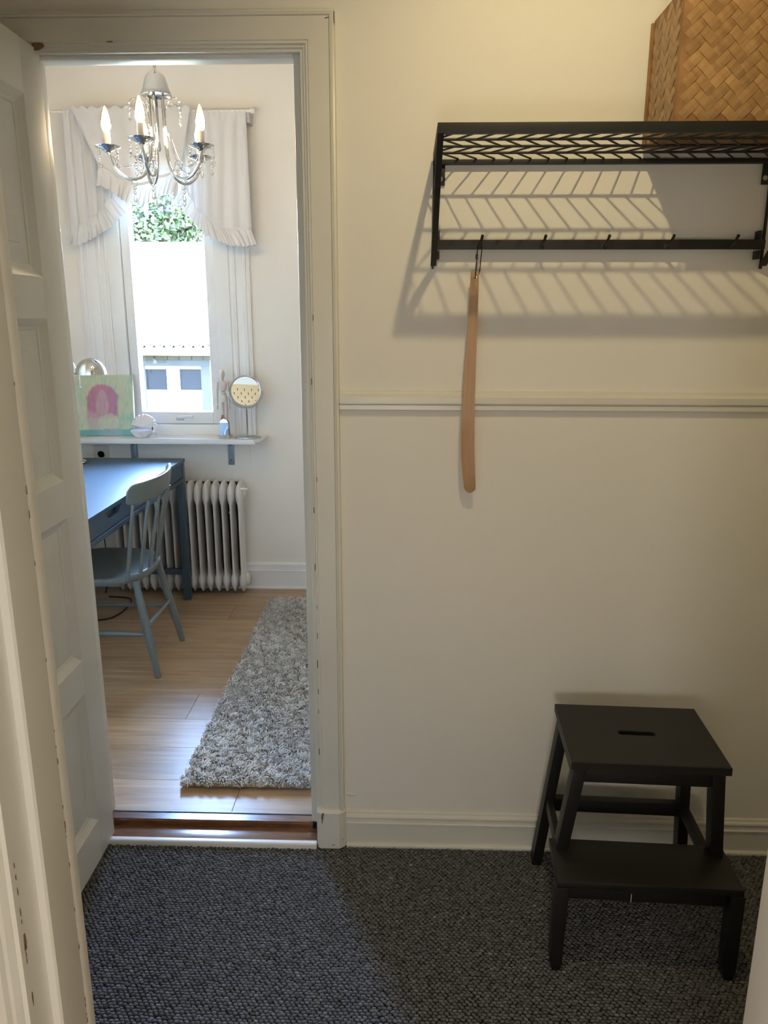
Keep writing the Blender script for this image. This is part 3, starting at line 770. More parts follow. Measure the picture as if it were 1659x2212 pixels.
def drape(name, label, top, seam, out, y, pleats, amp, ruf, outer_sign, group=None):
    """top: (x_start, x_end, z); seam and out: polylines of (x, z) from start to end"""
    root = thing(name, ((top[0]+top[1])/2, y, top[2]), label, 'curtain', group)
    tp = (lambda s: Vector((top[0]+(top[1]-top[0])*s, top[2])))
    S3 = [(p[0], p[1], 0) for p in seam]; O3 = [(p[0], p[1], 0) for p in out]
    def body(s, t_):
        a = tp(s); c = interp(S3, s)
        x = a.x+(c.x-a.x)*t_; z = a.y+(c.y-a.y)*t_
        ph = s*pleats*2*PI+.6*math.sin(s*9)
        g = amp*(.55+.45*t_)
        yy = y - .004 - g*(.5+.5*math.sin(ph)) - .006*math.sin(3*t_+s*4)
        if t_ < .06: yy = y - .009 - .004*(.5+.5*math.sin(ph*2.3)); z += .006*math.sin(ph*2.3)*(1-t_/.06)
        x += .004*math.cos(ph)*t_
        return Vector((x, yy, z))
    MB().grid(body, max(60, int(pleats*14)), 26).build('cloth', 'curtain', root, 180)
    n = int(ruf)
    def ruffle(s, t_):
        c = interp(S3, s); o_ = interp(O3, s)
        x = c.x+(o_.x-c.x)*t_; z = c.y+(o_.y-c.y)*t_
        ph = s*n*2*PI + 1.3*math.sin(s*23) + .8*math.sin(s*51)
        bod = body(s, 1.0).y
        yy = bod*(1-t_)+(y-.012)*t_ - .003 - t_*.018*(.5+.5*math.sin(ph))
        x += t_*.006*math.cos(ph); z += t_*.005*math.sin(ph*1.0+1)
        return Vector((x, yy, z))
    MB().grid(ruffle, n*9, 7).build('ruffle', 'curtain', root, 180)
    sp = [interp(S3, i/50) for i in range(51)]
    MB().grid(lambda s, t_: Vector((interp(S3, s).x, body(s, 1.0).y-.0040-.0020*math.sin(PI*t_), interp(S3, s).y+.012*(1-t_)-.003)), 70, 3).build('seam_band', 'curtain', root, 180)
    return root
drape('window_curtain', 'white ruffled curtain on the left side of the study window', (-1.635, -1.30, 2.388),
      [(-1.642, 1.868), (-1.584, 1.875), (-1.519, 1.917), (-1.475, 1.957), (-1.417, 2.026), (-1.362, 2.094), (-1.32, 2.16)],
      [(-1.652, 1.793), (-1.590, 1.797), (-1.504, 1.842), (-1.432, 1.884), (-1.358, 1.957), (-1.319, 2.03), (-1.30, 2.10)], 3.925, 8, .022, 19, 1, 'curtains at the study window')
drape('window_curtain', 'white ruffled curtain on the right side of the study window', (-.768, -1.16, 2.384),
      [(-.763, 1.861), (-.832, 1.861), (-.901, 1.871), (-.948, 1.895), (-.99, 1.922), (-1.025, 1.957), (-1.051, 2.011), (-1.074, 2.054), (-1.103, 2.124)],
      [(-.740, 1.790), (-.790, 1.781), (-.855, 1.783), (-.91, 1.801), (-.985, 1.835), (-1.047, 1.894), (-1.091, 1.946), (-1.120, 1.99), (-1.137, 2.06)], 3.925, 7, .018, 24, 1, 'curtains at the study window')
drape('curtain_valance', 'short white swagged valance between the two side curtains', (-1.575, -1.02, 2.393),
      [(-1.467, 2.134), (-1.409, 2.109), (-1.341, 2.072), (-1.291, 2.055), (-1.234, 2.067), (-1.177, 2.09), (-1.121, 2.1), (-1.082, 2.116)],
      [(-1.483, 2.058), (-1.412, 2.033), (-1.361, 1.994), (-1.318, 1.973), (-1.251, 1.973), (-1.202, 2.0), (-1.150, 2.016), (-1.102, 2.012)], 3.884, 5, .016, 15, 1)

# ================================================================== RADIATOR
ra = thing('radiator', (-1.18, 3.91, .02), 'white cast iron column radiator under the window shelf', 'radiator')
PITCHR = .0437
SECT = [(.0, .004, .030), (.012, .007, .044), (.030, .0135, .056), (.046, .0195, .062), (.060, .0218, .064), (.078, .0212, .064), (.090, .0165, .064), (.102, .0100, .063), (.130, .0082, .062),
        (.30, .0080, .062), (.455, .0082, .062), (.480, .0100, .063), (.498, .0160, .064), (.515, .0208, .064), (.535, .0218, .064), (.555, .0215, .062), (.572, .0170, .058), (.586, .0100, .052), (.597, .0050, .044), (.601, .002, .036)]
def section_mesh():
    mb = MB(); n = 16; rings = []
    for z, w, dep in SECT:
        ring = []
        for k in range(n):
            a = 2*PI*k/n; ca, sa = math.cos(a), math.sin(a)
            x = w*math.copysign(abs(ca)**.8, ca); y = dep*math.copysign(abs(sa)**.75, sa)
            ring.append(mb.bm.verts.new((x, y, z)))
        rings.append(ring)
    for A, B in zip(rings, rings[1:]):
        for k in range(n): mb.bm.faces.new((A[k], A[(k+1) % n], B[(k+1) % n], B[k]))
    mb.bm.faces.new(rings[0][::-1]); mb.bm.faces.new(rings[-1])
    bmesh.ops.recalc_face_normals(mb.bm, faces=mb.bm.faces)
    me = bpy.data.meshes.new('radiator_section'); mb.bm.to_mesh(me); mb.bm.free(); me.shade_smooth(); me.materials.append(M['radiator']); return me
ME_SEC = section_mesh()
xr = -.872
for i in range(16):
    o = bpy.data.objects.new('radiator_section', ME_SEC); COL.objects.link(o); o.parent = ra
    o.location = (xr-i*PITCHR+1.18, 0, 0)
for z in (.080, .560):
    MB().lathe([(.034, 0), (.034, .006), (.026, .013), (0, .014)], 18, Matrix.Translation((xr+.018, 3.91, z)) @ Matrix.Rotation(PI/2, 4, 'Y')).build('end_plug', 'radiator', ra, 40)
MB().tube([(xr+.012, 3.865, .588), (xr+.050, 3.862, .586)], .0055, 8).build('air_key', 'white_plastic', ra, 60)
MB().box(xr-.66, xr-.01, 3.984, 3.987, .05, .60).build('insulation_panel', 'dark_gap', ra)  # dark sheet added to imitate shade in the gaps between sections
MB().tube([(xr-1.6*PITCHR, 3.93, .445), (xr-1.4*PITCHR, 3.93, .445)], .007, 8).build('wall_hook', 'white_plastic', ra, 60)

# ================================================================== DESK
dk = thing('desk', (-1.45, 3.17, 0), 'blue-grey desk with slim drawers along the left study wall', 'desk')
KX0, KX1, KY0, KY1 = -1.72, -1.132, 2.515, 3.832
MB().box(KX0, KX1, KY0, KY1, .735, .752, .0015).build('desktop', 'desk', dk, 40)
def drawer(y0, y1):
    mb = MB(); cy = (y0+y1)/2; w = .088
    poly = [(y0+.002, .664), (y1-.002, .664), (y1-.002, .7325), (cy+w, .7325), (cy+w-.016, .724), (cy+w-.034, .706), (cy+w-.050, .7015), (cy-w+.050, .7015), (cy-w+.034, .706), (cy-w+.016, .724), (cy-w, .7325), (y0+.002, .7325)]
    return mb.prism(poly, 'x', KX1-.022, KX1-.006)
dm = (KY0+.03+KY1-.012)/2
drawer(KY0+.03, dm).build('drawer_front', 'desk', dk)
drawer(dm, KY1-.038).build('drawer_front', 'desk', dk)
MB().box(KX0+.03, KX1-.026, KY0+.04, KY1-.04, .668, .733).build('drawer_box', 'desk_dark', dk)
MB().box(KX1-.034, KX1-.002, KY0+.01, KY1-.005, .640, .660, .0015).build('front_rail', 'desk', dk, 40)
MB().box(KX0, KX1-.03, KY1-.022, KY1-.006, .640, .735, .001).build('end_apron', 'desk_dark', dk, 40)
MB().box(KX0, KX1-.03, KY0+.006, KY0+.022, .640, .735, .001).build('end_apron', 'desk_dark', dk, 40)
for x0 in (KX1-.040, KX0):
    for y0 in (KY0, KY1-.040):
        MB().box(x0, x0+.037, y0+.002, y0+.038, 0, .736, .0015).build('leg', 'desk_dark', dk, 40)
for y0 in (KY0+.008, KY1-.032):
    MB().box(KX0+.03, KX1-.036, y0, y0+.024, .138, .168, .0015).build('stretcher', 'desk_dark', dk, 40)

# ================================================================== CHAIR
ch = thing('desk_chair', (-1.25, 3.07, 0), 'grey-green painted spindle-back chair at the blue desk', 'chair')
CY = 3.068
def seat_outline(z, sc=1.0):
    pts = []
    for k in range(48):
        a = 2*PI*k/48; ca, sa = math.cos(a), math.sin(a)
        e = .62 if ca < 0 else .80
        x = -1.268 + .212*sc*math.copysign(abs(ca)**e, ca); y = CY + .222*sc*math.copysign(abs(sa)**e, sa)
        pts.append((x, y, z))
    return pts
mb = MB(); rings = [[mb.bm.verts.new(p) for p in seat_outline(z, s)] for z, s in ((.406, .93), (.410, .965), (.422, .995), (.434, 1.0), (.441, .985), (.442, .95), (.437, .70), (.434, .3))]
for A, B in zip(rings, rings[1:]):
    for k in range(48): mb.bm.faces.new((A[k], A[(k+1) % 48], B[(k+1) % 48], B[k]))
mb.bm.faces.new(rings[0][::-1]); mb.bm.faces.new(rings[-1]); mb.build('seat', 'chair', ch, 60)
legs = {'br0': ((-1.085, 2.915, .412), (-1.022, 2.922, 0)), 'br1': ((-1.085, 3.215, .412), (-1.030, 3.285, 0)), 'fr0': ((-1.39, 2.935, .412), (-1.445, 2.905, 0)), 'fr1': ((-1.39, 3.205, .412), (-1.445, 3.262, 0))}
legs['br0'] = ((-1.098, 2.925, .412), (-1.022, 2.895, .0)); legs['br1'] = ((-1.098, 3.205, .412), (-1.030, 3.272, .0))
def onleg(k, z):
    a, c = legs[k]; t_ = (a[2]-z)/(a[2]-c[2]); return tuple(a[i]+(c[i]-a[i])*t_ for i in range(3))
for k, (a, c) in legs.items():
    pts = [Vector(a).lerp(Vector(c), i/10) for i in range(11)]
    MB().tube(pts, [.0125, .0140, .0155, .0168, .0175, .0178, .0172, .0160, .0148, .0135, .0122], 14).build('leg', 'chair', ch, 60)
def rung(p, q, r0=.0085, r1=.0105):
    pts = [Vector(p).lerp(Vector(q), i/8) for i in range(9)]
    MB().tube(pts, [r0+(r1-r0)*math.sin(PI*i/8) for i in range(9)], 10).build('stretcher', 'chair', ch, 60)
rung(onleg('br0', .185), onleg('fr0', .185)); rung(onleg('br1', .185), onleg('fr1', .185)); rung(onleg('br0', .215), onleg('br1', .215), .0080, .0095)
# crest rail
def crest_c(s):      # s -1..1 along the width
    return Vector((-1.0725 + .0125*s + .060*(1-s*s), CY+.020 + .215*s, .780+.008*s))
mb = MB(); rows = []
ns = 28
for i in range(ns+1):
    s = -1+2*i/ns; c = crest_c(s); tg = (crest_c(min(s+.01, 1))-crest_c(max(s-.01, -1))).normalized(); nrm = Vector((tg.y, -tg.x, 0))
    e = max(0, (abs(s)-.86)/.14); hh = .046*math.sqrt(max(.0, 1-e*e*.62)); th = .0105*math.sqrt(max(.02, 1-e*e*.75))
    ring = []
    for k in range(14):
        a = 2*PI*k/14; ca, sa = math.cos(a), math.sin(a)
        ring.append(mb.bm.verts.new(c + nrm*(th*math.copysign(abs(ca)**.7, ca) + .010*sa) + Vector((0, 0, hh*math.copysign(abs(sa)**.55, sa)))))
    rows.append(ring)
for A, B in zip(rows, rows[1:]):
    for k in range(14): mb.bm.faces.new((A[k], A[(k+1) % 14], B[(k+1) % 14], B[k]))
mb.bm.faces.new(rows[0][::-1]); mb.bm.faces.new(rows[-1]); mb.build('crest_rail', 'chair', ch, 60)
for i in range(6):
    s = -1+2*i/5
    p0 = Vector((-1.080+.012*(1-s*s)-.030*s*s, CY-.012+.182*s, .430)); p1 = crest_c(s*.9)-Vector((0, 0, .036))
    mb = MB(); rows = []
    for j in range(11):
        t_ = j/10; p = p0.lerp(p1, t_); wv = .0085+.0085*math.sin(PI*min(t_*1.0, 1))**1.2; tv = .0075
        rows.append([mb.bm.verts.new(p+Vector((tv*math.cos(2*PI*k/10), wv*math.sin(2*PI*k/10), 0))) for k in range(10)])
    for A, B in zip(rows, rows[1:]):
        for k in range(10): mb.bm.faces.new((A[k], A[(k+1) % 10], B[(k+1) % 10], B[k]))
    mb.bm.faces.new(rows[0][::-1]); mb.bm.faces.new(rows[-1]); mb.build('spindle', 'chair', ch, 60)

# ================================================================== RUG
rg = thing('shaggy_rug', (-.36, 2.95, 0), 'pale grey shaggy runner rug on the study floor', 'rug')
RX0, RX1, RY0, RY1 = -.715, -.02, 2.125, 3.78
MB().box(RX0+.015, RX1-.015, RY0+.015, RY1-.015, .0005, .016, .006, 2).build('backing', 'rug_base', rg, 60)
def rug_pile():
    n = 85000
    X = RNG.uniform(RX0+.004, RX1-.004, n); Y = RNG.uniform(RY0+.004, RY1-.004, n)
    X = X[(X < -.12) | (RNG.random(n) < .3)]; n = len(X); Y = Y[:n]
    f1 = np.sin(X*73+2.6*np.sin(Y*61))+np.sin(Y*131+2.2*np.sin(X*57)); f2 = np.cos(Y*117+2.5*np.sin(X*67))+np.sin(X*113+Y*37)
    ang = f1*.9+f2*.55+RNG.normal(0, .5, n)-PI/2*.8
    lean = np.clip(.6+.20*f2+RNG.normal(0, .16, n), .1, 1.15)
    L_ = RNG.uniform(.024, .036, n)*(1+.10*f1)
    edge = np.minimum(np.minimum(X-RX0, RX1-X), np.minimum(Y-RY0, RY1-Y)); L_ *= np.clip(.55+edge/.05, .55, 1)
    dx = np.cos(ang); dy = np.sin(ang); wx = -dy*.0019; wy = dx*.0019
    V = np.zeros((n, 7, 3))
    for i, (t_, wd) in enumerate(((0, 1.0), (.5, 1.1), (.85, .8))):
        h = L_*t_*np.cos(lean*t_)+.008; r = L_*t_*np.sin(lean*(.4+t_*.9))
        cx = X+dx*r; cy = Y+dy*r
        V[:, 2*i] = np.stack([cx-wx*wd, cy-wy*wd, h], 1); V[:, 2*i+1] = np.stack([cx+wx*wd, cy+wy*wd, h+.0006], 1)
    h = L_*np.cos(lean*1.1)+.008-.003; r = L_*np.sin(lean*1.3); V[:, 6] = np.stack([X+dx*r, Y+dy*r, np.maximum(h, .006)], 1)
    q = np.array([(0, 1, 3), (0, 3, 2), (2, 3, 5), (2, 5, 4), (4, 5, 6)])
    Fc = (q[None]+(np.arange(n)*7)[:, None, None]).reshape(-1, 3)
    big = np.sin(X*6.1+1.2)+np.sin(Y*5.3+X*4)
    g = np.clip(.80+.05*big+RNG.normal(0, .07, n), .6, .97)
    tone = np.stack([g, g*.95, g*.89], 1)
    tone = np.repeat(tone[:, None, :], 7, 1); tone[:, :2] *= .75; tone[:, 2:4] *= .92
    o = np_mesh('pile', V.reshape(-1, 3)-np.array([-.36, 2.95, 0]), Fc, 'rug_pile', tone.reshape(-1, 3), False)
    o.parent = rg; o['kind'] = 'stuff'
rug_pile()

# ================================================================== THINGS ON THE WINDOW SHELF
ZT = .851
# ---- canvas painting leaning against the window frame
pt = thing('canvas_painting', (-1.55, 3.93, ZT), 'square canvas painted with a pink-haired figure on green', 'painting')
def canvas():
    BL, BR, TR, TL = Vector((-1.705, 3.905, ZT+.0015)), Vector((-1.415, 3.925, ZT+.0015)), Vector((-1.420, 3.975, ZT+.309)), Vector((-1.712, 3.955, ZT+.303))
    n = 110
    u = np.linspace(0, 1, n+1); U, Vv = np.meshgrid(u, u, indexing='ij')
    bl, br, tr_, tl = (np.array(p) for p in (BL, BR, TR, TL))
    P = ((1-U)*(1-Vv))[..., None]*bl+(U*(1-Vv))[..., None]*br+(U*Vv)[..., None]*tr_+((1-U)*Vv)[..., None]*tl
    def nz(sx, sy, ox=0):
        return np.array([[mnoise.noise(Vector((a*sx+ox, c*sy, ox*.7))) for c in u] for a in u])
    n1, n2, n3, n4 = nz(4, 3), nz(18, 5, 3), nz(9, 9, 7), nz(40, 14, 11)
    def mixc(A, c, w): return A*(1-w[..., None])+np.array(c)*w[..., None]
    sm = lambda e0, e1, x: np.clip((x-e0)/(e1-e0), 0, 1)**2*(3-2*np.clip((x-e0)/(e1-e0), 0, 1))
    C_ = np.ones((n+1, n+1, 3))*np.array((.47, .55, .40))
    C_ = mixc(C_, (.55, .57, .42), sm(-.1, .5, n1)); C_ = mixc(C_, (.33, .48, .36), sm(.1, .6, n2+.5*(U-.55)+.3*(.6-Vv)))
    C_ = mixc(C_, (.58, .52, .33), sm(.02, .0, np.abs(np.hypot((U-.50)/.34, (Vv-.60)/.36)-1)-.12+.1*n3)*.55)
    r_h = np.hypot((U-.455)/.275, (Vv-.615)/.245)+.10*n3+.05*n4
    top_ = sm(1.05, .86, r_h)*sm(.52, .60, Vv)
    wdt = np.where(U < .455, (.455-U)/.275, (U-.455)/.285)
    side = sm(1.05, .86, wdt+.06*n3)*sm(.27, .34, Vv+.07*n2-.05*np.abs(U-.455))*sm(.66, .58, Vv)
    hair = np.maximum(top_, side)*.92
    C_ = mixc(C_, (.46, .17, .25), hair); C_ = mixc(C_, (.43, .21, .32), hair*sm(.45, .75, U))
    body = sm(.02, -.04, np.abs(U-.33+.16*(Vv-.1))-.12+.05*n3)*sm(.46, .34, Vv)*sm(.03, .08, Vv)
    C_ = mixc(C_, (.50, .36, .37), body*.7)
    chest = sm(.0, -.06, np.hypot((U-.56)/1.1, (Vv-.20)*1.0)-.20+.05*n3); C_ = mixc(C_, (.52, .52, .42), chest*.7)
    fw_ = .118*np.sqrt(np.clip(1-np.clip((Vv-.50)/.27, 0, 1)**1.3, 0, 1))*np.where(Vv < .5, np.sqrt(np.clip(1-((.5-Vv)/.17)**2, 0, 1)), 1.0)+1e-4
    face = sm(1.15, .80, np.abs(U-.455)/fw_+.08*n3); C_ = mixc(C_, (.50, .33, .36), face*.9)
    band = sm(.115, .085, Vv+.02*n3-.015*U); C_ = mixc(C_, (.16, .36, .34), band); C_ = mixc(C_, (.30, .40, .46), band*sm(.3, .5, U)*sm(.85, .7, U)*.7)
    C_ *= (1+.10*n4+.06*n2)[..., None]
    idx = np.arange((n+1)*(n+1)).reshape(n+1, n+1)
    Fc = np.stack([idx[:-1, :-1], idx[1:, :-1], idx[1:, 1:], idx[:-1, 1:]], -1).reshape(-1, 4)
    o = np_mesh('painted_face', P.reshape(-1, 3)-np.array((-1.55, 3.93, ZT)), Fc, 'canvas_paint', C_.clip(.02, .9).reshape(-1, 3), True)
    o.parent = pt
    off = Vector((0, .016, -.0)); eps = Vector((0, .0005, 0))
    MB().hexa([BL+eps, BR+eps, BR+off, BL+off], [TL+eps, TR+eps, TR+off, TL+off]).build('stretcher_frame', 'cream_plastic', pt)
canvas()

# ---- scallop shell dish
sl = thing('shell_dish', (-1.36, 3.89, ZT), 'white porcelain open scallop shell on the window shelf', 'shell')
def valve(tilt, z0, y0, w, h):
    mb = MB()
    def f(s, t_):
        a = (-1+2*s)*1.32; rr = t_*(.96+.05*abs(math.cos(s*9*PI)))
        x = math.sin(a)*rr*w; v = math.cos(a)*rr*h*(.9 if abs(a) < 9 else 1)
        dome = .026*(1-t_*t_)+.0030*abs(math.cos(s*9*PI))*t_
        p = Vector((x, -dome, v)); p.rotate(Euler((tilt, 0, 0)))
        return Vector((-1.36+p.x, y0+p.y, z0+p.z))
    mb.grid(f, 72, 12); return mb
valve(-.35, ZT+.040, 3.915, .068, .083).build('upper_valve', 'white_porcelain', sl, 180, solid=.003)
def lower(s, t_):
    a = s*2*PI; rib = 1+.04*math.cos(a*9)
    rr = (.55+.45*math.sin(t_*PI/2))*rib
    return Vector((-1.362+math.cos(a)*.055*rr, 3.888+math.sin(a)*.040*rr, ZT+.001+.036*t_))
MB().grid(lower, 72, 6).lathe([(.030, 0), (0, .0005)], 24, Matrix.Translation((-1.362, 3.888, ZT+.0005))).build('lower_valve', 'white_porcelain', sl, 180)
MB().lathe([(0, .0), (.050, .004), (.052, .0)], 24, Matrix.Translation((-1.362, 3.888, ZT+.031)) @ Matrix.Diagonal((1, .75, 1, 1))).build('dish_floor', 'white_porcelain', sl, 60)

# ---- small figurine
fg = thing('figurine', (-1.298, 3.89, ZT), 'tiny white figurine with dark hair beside the shell dish', 'figurine')
MB().lathe([(.013, 0), (.013, .003), (.004, .005), (.004, .018), (.012, .026), (.009, .036), (.006, .042), (.0075, .050), (.004, .056)], 16, Matrix.Translation((-1.298, 3.89, ZT))).build('dress', 'white_porcelain', fg, 60)
MB().ellipsoid((-1.298, 3.888, ZT+.062), (.0052, .0052, .0065)).build('head', 'ivory', fg, 180)
MB().ellipsoid((-1.2985, 3.8895, ZT+.0655), (.0060, .0060, .0048)).build('hair', 'brown_wood', fg, 180)
MB().tube([(-1.306, 3.888, ZT+.054), (-1.310, 3.884, ZT+.042), (-1.304, 3.880, ZT+.034)], .0018, 6).tube([(-1.290, 3.888, ZT+.054), (-1.285, 3.884, ZT+.046), (-1.287, 3.878, ZT+.056)], .0018, 6).build('arms', 'white_porcelain', fg, 60)
MB().ellipsoid((-1.3035, 3.882, ZT+.046), (.004, .003, .009)).build('shawl', 'desk_dark', fg, 180)

# ---- artist's manikin
mk = thing('wooden_manikin', (-.938, 3.915, ZT), 'jointed pale wooden artist manikin by the window', 'manikin')
mx, my = -.938, 3.915
def part(name, c, r, rot=None): MB().ellipsoid(c, r, 16, 10, rot).build(name, 'manikin', mk, 180)
MB().lathe([(.038, 0), (.038, .008), (.034, .011), (0, .011)], 24, Matrix.Translation((mx, my, ZT))).build('base', 'manikin', mk, 40)
MB().tube([(mx-.006, my+.012, ZT+.01), (mx-.004, my+.012, ZT+.16)], .002, 8).build('support_rod', 'steel', mk, 60)
part('head', (mx-.001, my-.004, 1.170), (.0135, .0150, .0245))
MB().tube([(mx, my, 1.150), (mx+.001, my, 1.132)], [.005, .006], 10).build('neck', 'manikin', mk, 60)
MB().lathe([(.0, .0), (.013, .002), (.0165, .012), (.0215, .036), (.0200, .044), (.010, .050), (0, .051)], 18, Matrix.Translation((mx, my, 1.085)) @ Matrix.Diagonal((1, .72, 1, 1))).build('chest', 'manikin', mk, 60)
part('waist', (mx+.001, my, 1.076), (.0125, .010, .011))
MB().lathe([(0, 0), (.015, .001), (.0195, .012), (.0185, .028), (.0135, .040), (0, .043)], 18, Matrix.Translation((mx+.002, my, 1.028)) @ Matrix.Diagonal((1, .75, 1, 1))).build('hips', 'manikin', mk, 60)
for s in (-1, 1):
    sx = mx+s*.0245
    part('shoulder', (sx, my, 1.126), (.0062, .0062, .0062))
    MB().tube([(sx+s*.001, my, 1.122), (sx+s*.004, my-.001, 1.095), (sx+s*.006, my-.002, 1.070)], [.0055, .0068, .0050], 10).build('upper_arm', 'manikin', mk, 60)
    part('elbow', (sx+s*.006, my-.002, 1.066), (.0048, .0048, .0048))
    MB().tube([(sx+s*.006, my-.003, 1.063), (sx+s*.007, my-.006, 1.040), (sx+s*.006, my-.010, 1.018)], [.0050, .0058, .0038], 10).build('forearm', 'manikin', mk, 60)
    part('hand', (sx+s*.006, my-.012, 1.004), (.0048, .0055, .0125))
    lx = mx+.002+s*.0095
    MB().tube([(lx, my, 1.034), (lx+s*.001, my-.002, .990), (lx+s*.001, my-.002, .955)], [.0085, .0090, .0060], 12).build('thigh', 'manikin', mk, 60)
    part('knee', (lx+s*.001, my-.002, .951), (.0058, .0058, .0058))
    MB().tube([(lx+s*.001, my-.002, .947), (lx+s*.002, my+.001, .915), (lx+s*.002, my, .877)], [.0060, .0072, .0042], 12).build('shin', 'manikin', mk, 60)
    part('foot', (lx+s*.003, my-.008, .870), (.0065, .0160, .0062))

# ---- small arched stand in front of the manikin
tb = thing('arched_ornament', (-.928, 3.862, ZT), 'small arched mirrored ornament on a pale hexagonal foot before the manikin', 'ornament')
hexp = [(-.928+.032*math.cos(PI/6+k*PI/3), 3.862+.024*math.sin(PI/6+k*PI/3)) for k in range(6)]
hexp2 = [(-.928+(p[0]+.928)*.84, 3.862+(p[1]-3.862)*.84) for p in hexp]
mb = MB(); A = [mb.bm.verts.new((*p, ZT+.0005)) for p in hexp2]; B = [mb.bm.verts.new((*p, ZT+.018)) for p in hexp]
for i in range(6): mb.bm.faces.new((A[i], A[(i+1) % 6], B[(i+1) % 6], B[i]))
mb.bm.faces.new(A[::-1]); mb.bm.faces.new(B); mb.build('foot', 'grey_stone', tb)
arch = [(-.950, ZT+.018), (-.906, ZT+.018)] + [(-.928+.0225*math.cos(a), ZT+.070+.030*math.sin(a)) for a in [i*PI/14 for i in range(15)]]
MB().prism(arch, 'y', 3.856, 3.859).build('mirror_plate', 'mirror', tb)
MB().prism([(-.947, ZT+.018), (-.900, ZT+.018), (-.903, ZT+.085), (-.918, ZT+.096), (-.930, ZT+.118), (-.938, ZT+.120), (-.944, ZT+.10)], 'y', 3.8595, 3.867).build('wood_backing', 'brown_wood', tb)

# ---- round standing mirror
mr = thing('standing_mirror', (-.815, 3.885, ZT), 'round chrome vanity mirror on a stem at the right end of the window shelf', 'mirror')
mc = Vector((-.814, 3.872, 1.090))
vdir = (mc-Vector((0, 0, 1.45))).normalized(); tgt = (Vector((.16, 2.0, 1.40))-mc).normalized()
nm = (tgt-vdir).normalized()
rotm = nm.to_track_quat('Z', 'Y').to_matrix().to_4x4()
RM_ = .079
MB().lathe([(0, .0005), (RM_-.006, .0005), (RM_-.006, -.002), (0, -.002)], 48, Matrix.Translation(mc) @ rotm).build('mirror_disc', 'mirror', mr, 30)
MB().lathe([(RM_-.0075, .0015), (RM_-.005, .004), (RM_-.001, .004), (RM_, .001), (RM_, -.010), (RM_-.004, -.012), (0, -.013)], 48, Matrix.Translation(mc) @ rotm, False).build('rim', 'chrome', mr, 50)
arcp = [mc + rotm.to_3x3() @ Vector(((RM_+.006)*math.cos(a), (RM_+.006)*math.sin(a), -.005)) for a in [PI+PI*i/24 for i in range(25)]]
MB().tube(arcp, .0032, 8).build('yoke', 'chrome', mr, 60)
low = arcp[12]
MB().tube([low, (-.815, 3.886, .98), (-.815, 3.886, ZT+.008)], .0045, 10).build('stem', 'chrome', mr, 60)
MB().lathe([(.068, 0), (.070, .002), (.069, .006), (.060, .009), (.012, .011), (.008, .016), (0, .016)], 40, Matrix.Translation((-.815, 3.886, ZT+.0005)) @ Matrix.Diagonal((1, .62, 1, 1))).build('base', 'steel', mr, 40)

# ---- pegboard on the study side of the hall wall (seen in the vanity mirror)
pb = thing('pegboard', (.22, YF+.01, 1.35), 'wooden pegboard with slots on the study wall, seen in the vanity mirror', 'pegboard')
def peg():
    mb = MB(); x0, x1, z0, z1 = -.12, .60, .90, 1.45
    xs, zs2 = [x0], [z0]; nx_, nz_ = 23, 17
    holes = set()
    for i in range(nx_): c = x0+.03+i*.030; xs += [c-.0032, c+.0032]
    for j in range(nz_): c = z0+.03+j*.030; zs2 += [c-.009, c+.009]
    xs.append(x1); zs2.append(z1)
    vf = {}
    def V_(i, j, y):
        k_ = (i, j, y)
        if k_ not in vf: vf[k_] = mb.bm.verts.new((xs[i], y, zs2[j]))
        return vf[k_]
    for i in range(len(xs)-1):
        for j in range(len(zs2)-1):
            if i % 2 == 1 and j % 2 == 1 and ((i//2+j//2) % 2 == 0): continue
            mb.bm.faces.new((V_(i, j, YF+.018), V_(i+1, j, YF+.018), V_(i+1, j+1, YF+.018), V_(i, j+1, YF+.018)))
    return mb
peg().build('board', 'pegboard', pb)
MB().box(-.12, .60, YF+.008, YF+.010, .90, 1.45).build('backing', 'dark_gap', pb)

# ---- chrome desk lamp
lp = thing('desk_lamp', (-1.615, 3.70, .752), 'chrome dome desk lamp with pull chain on the blue desk', 'lamp')
MB().lathe([(.058, 0), (.060, .004), (.056, .014), (.040, .022), (.012, .027), (0, .027)], 32, Matrix.Translation((-1.632, 3.675, .752))).build('base', 'chrome', lp, 50)
stem = smooth_path([(-1.635, 3.675, .775), (-1.635, 3.672, 1.00), (-1.634, 3.66, 1.20), (-1.620, 3.635, 1.262), (-1.590, 3.612, 1.268), (-1.562, 3.600, 1.240), (-1.552, 3.60, 1.205)], 40)
MB().tube(stem, .0042, 10).build('stem', 'chrome', lp, 60)
MB().ellipsoid((-1.556, 3.60, 1.200), (.010, .010, .010)).ellipsoid((-1.562, 3.60, 1.219), (.0065, .0065, .0065)).build('swivel', 'chrome', lp, 180)
dome = [(.0705*math.cos(a), .0755*math.sin(a)) for a in [i*PI/2/14 for i in range(15)]]; dome[-1] = (0, .0755)
inner = [(r*.965, z*.965) for r, z in dome[::-1]]
sd = MB().lathe(dome, 40, Matrix.Translation((-1.480, 3.60, 1.190)), False).build('shade', 'chrome', lp, 180)
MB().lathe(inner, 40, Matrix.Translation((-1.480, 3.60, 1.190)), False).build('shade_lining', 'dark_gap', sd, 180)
pc = MB().tube([(-1.5165, 3.553, 1.21), (-1.518, 3.553, 1.138)], .0011, 6).build('pull_chain', 'steel', lp, 60)
MB().ellipsoid((-1.518, 3.553, 1.134), (.0042, .0042, .0045)).build('pull_knob', 'chrome', pc, 180)

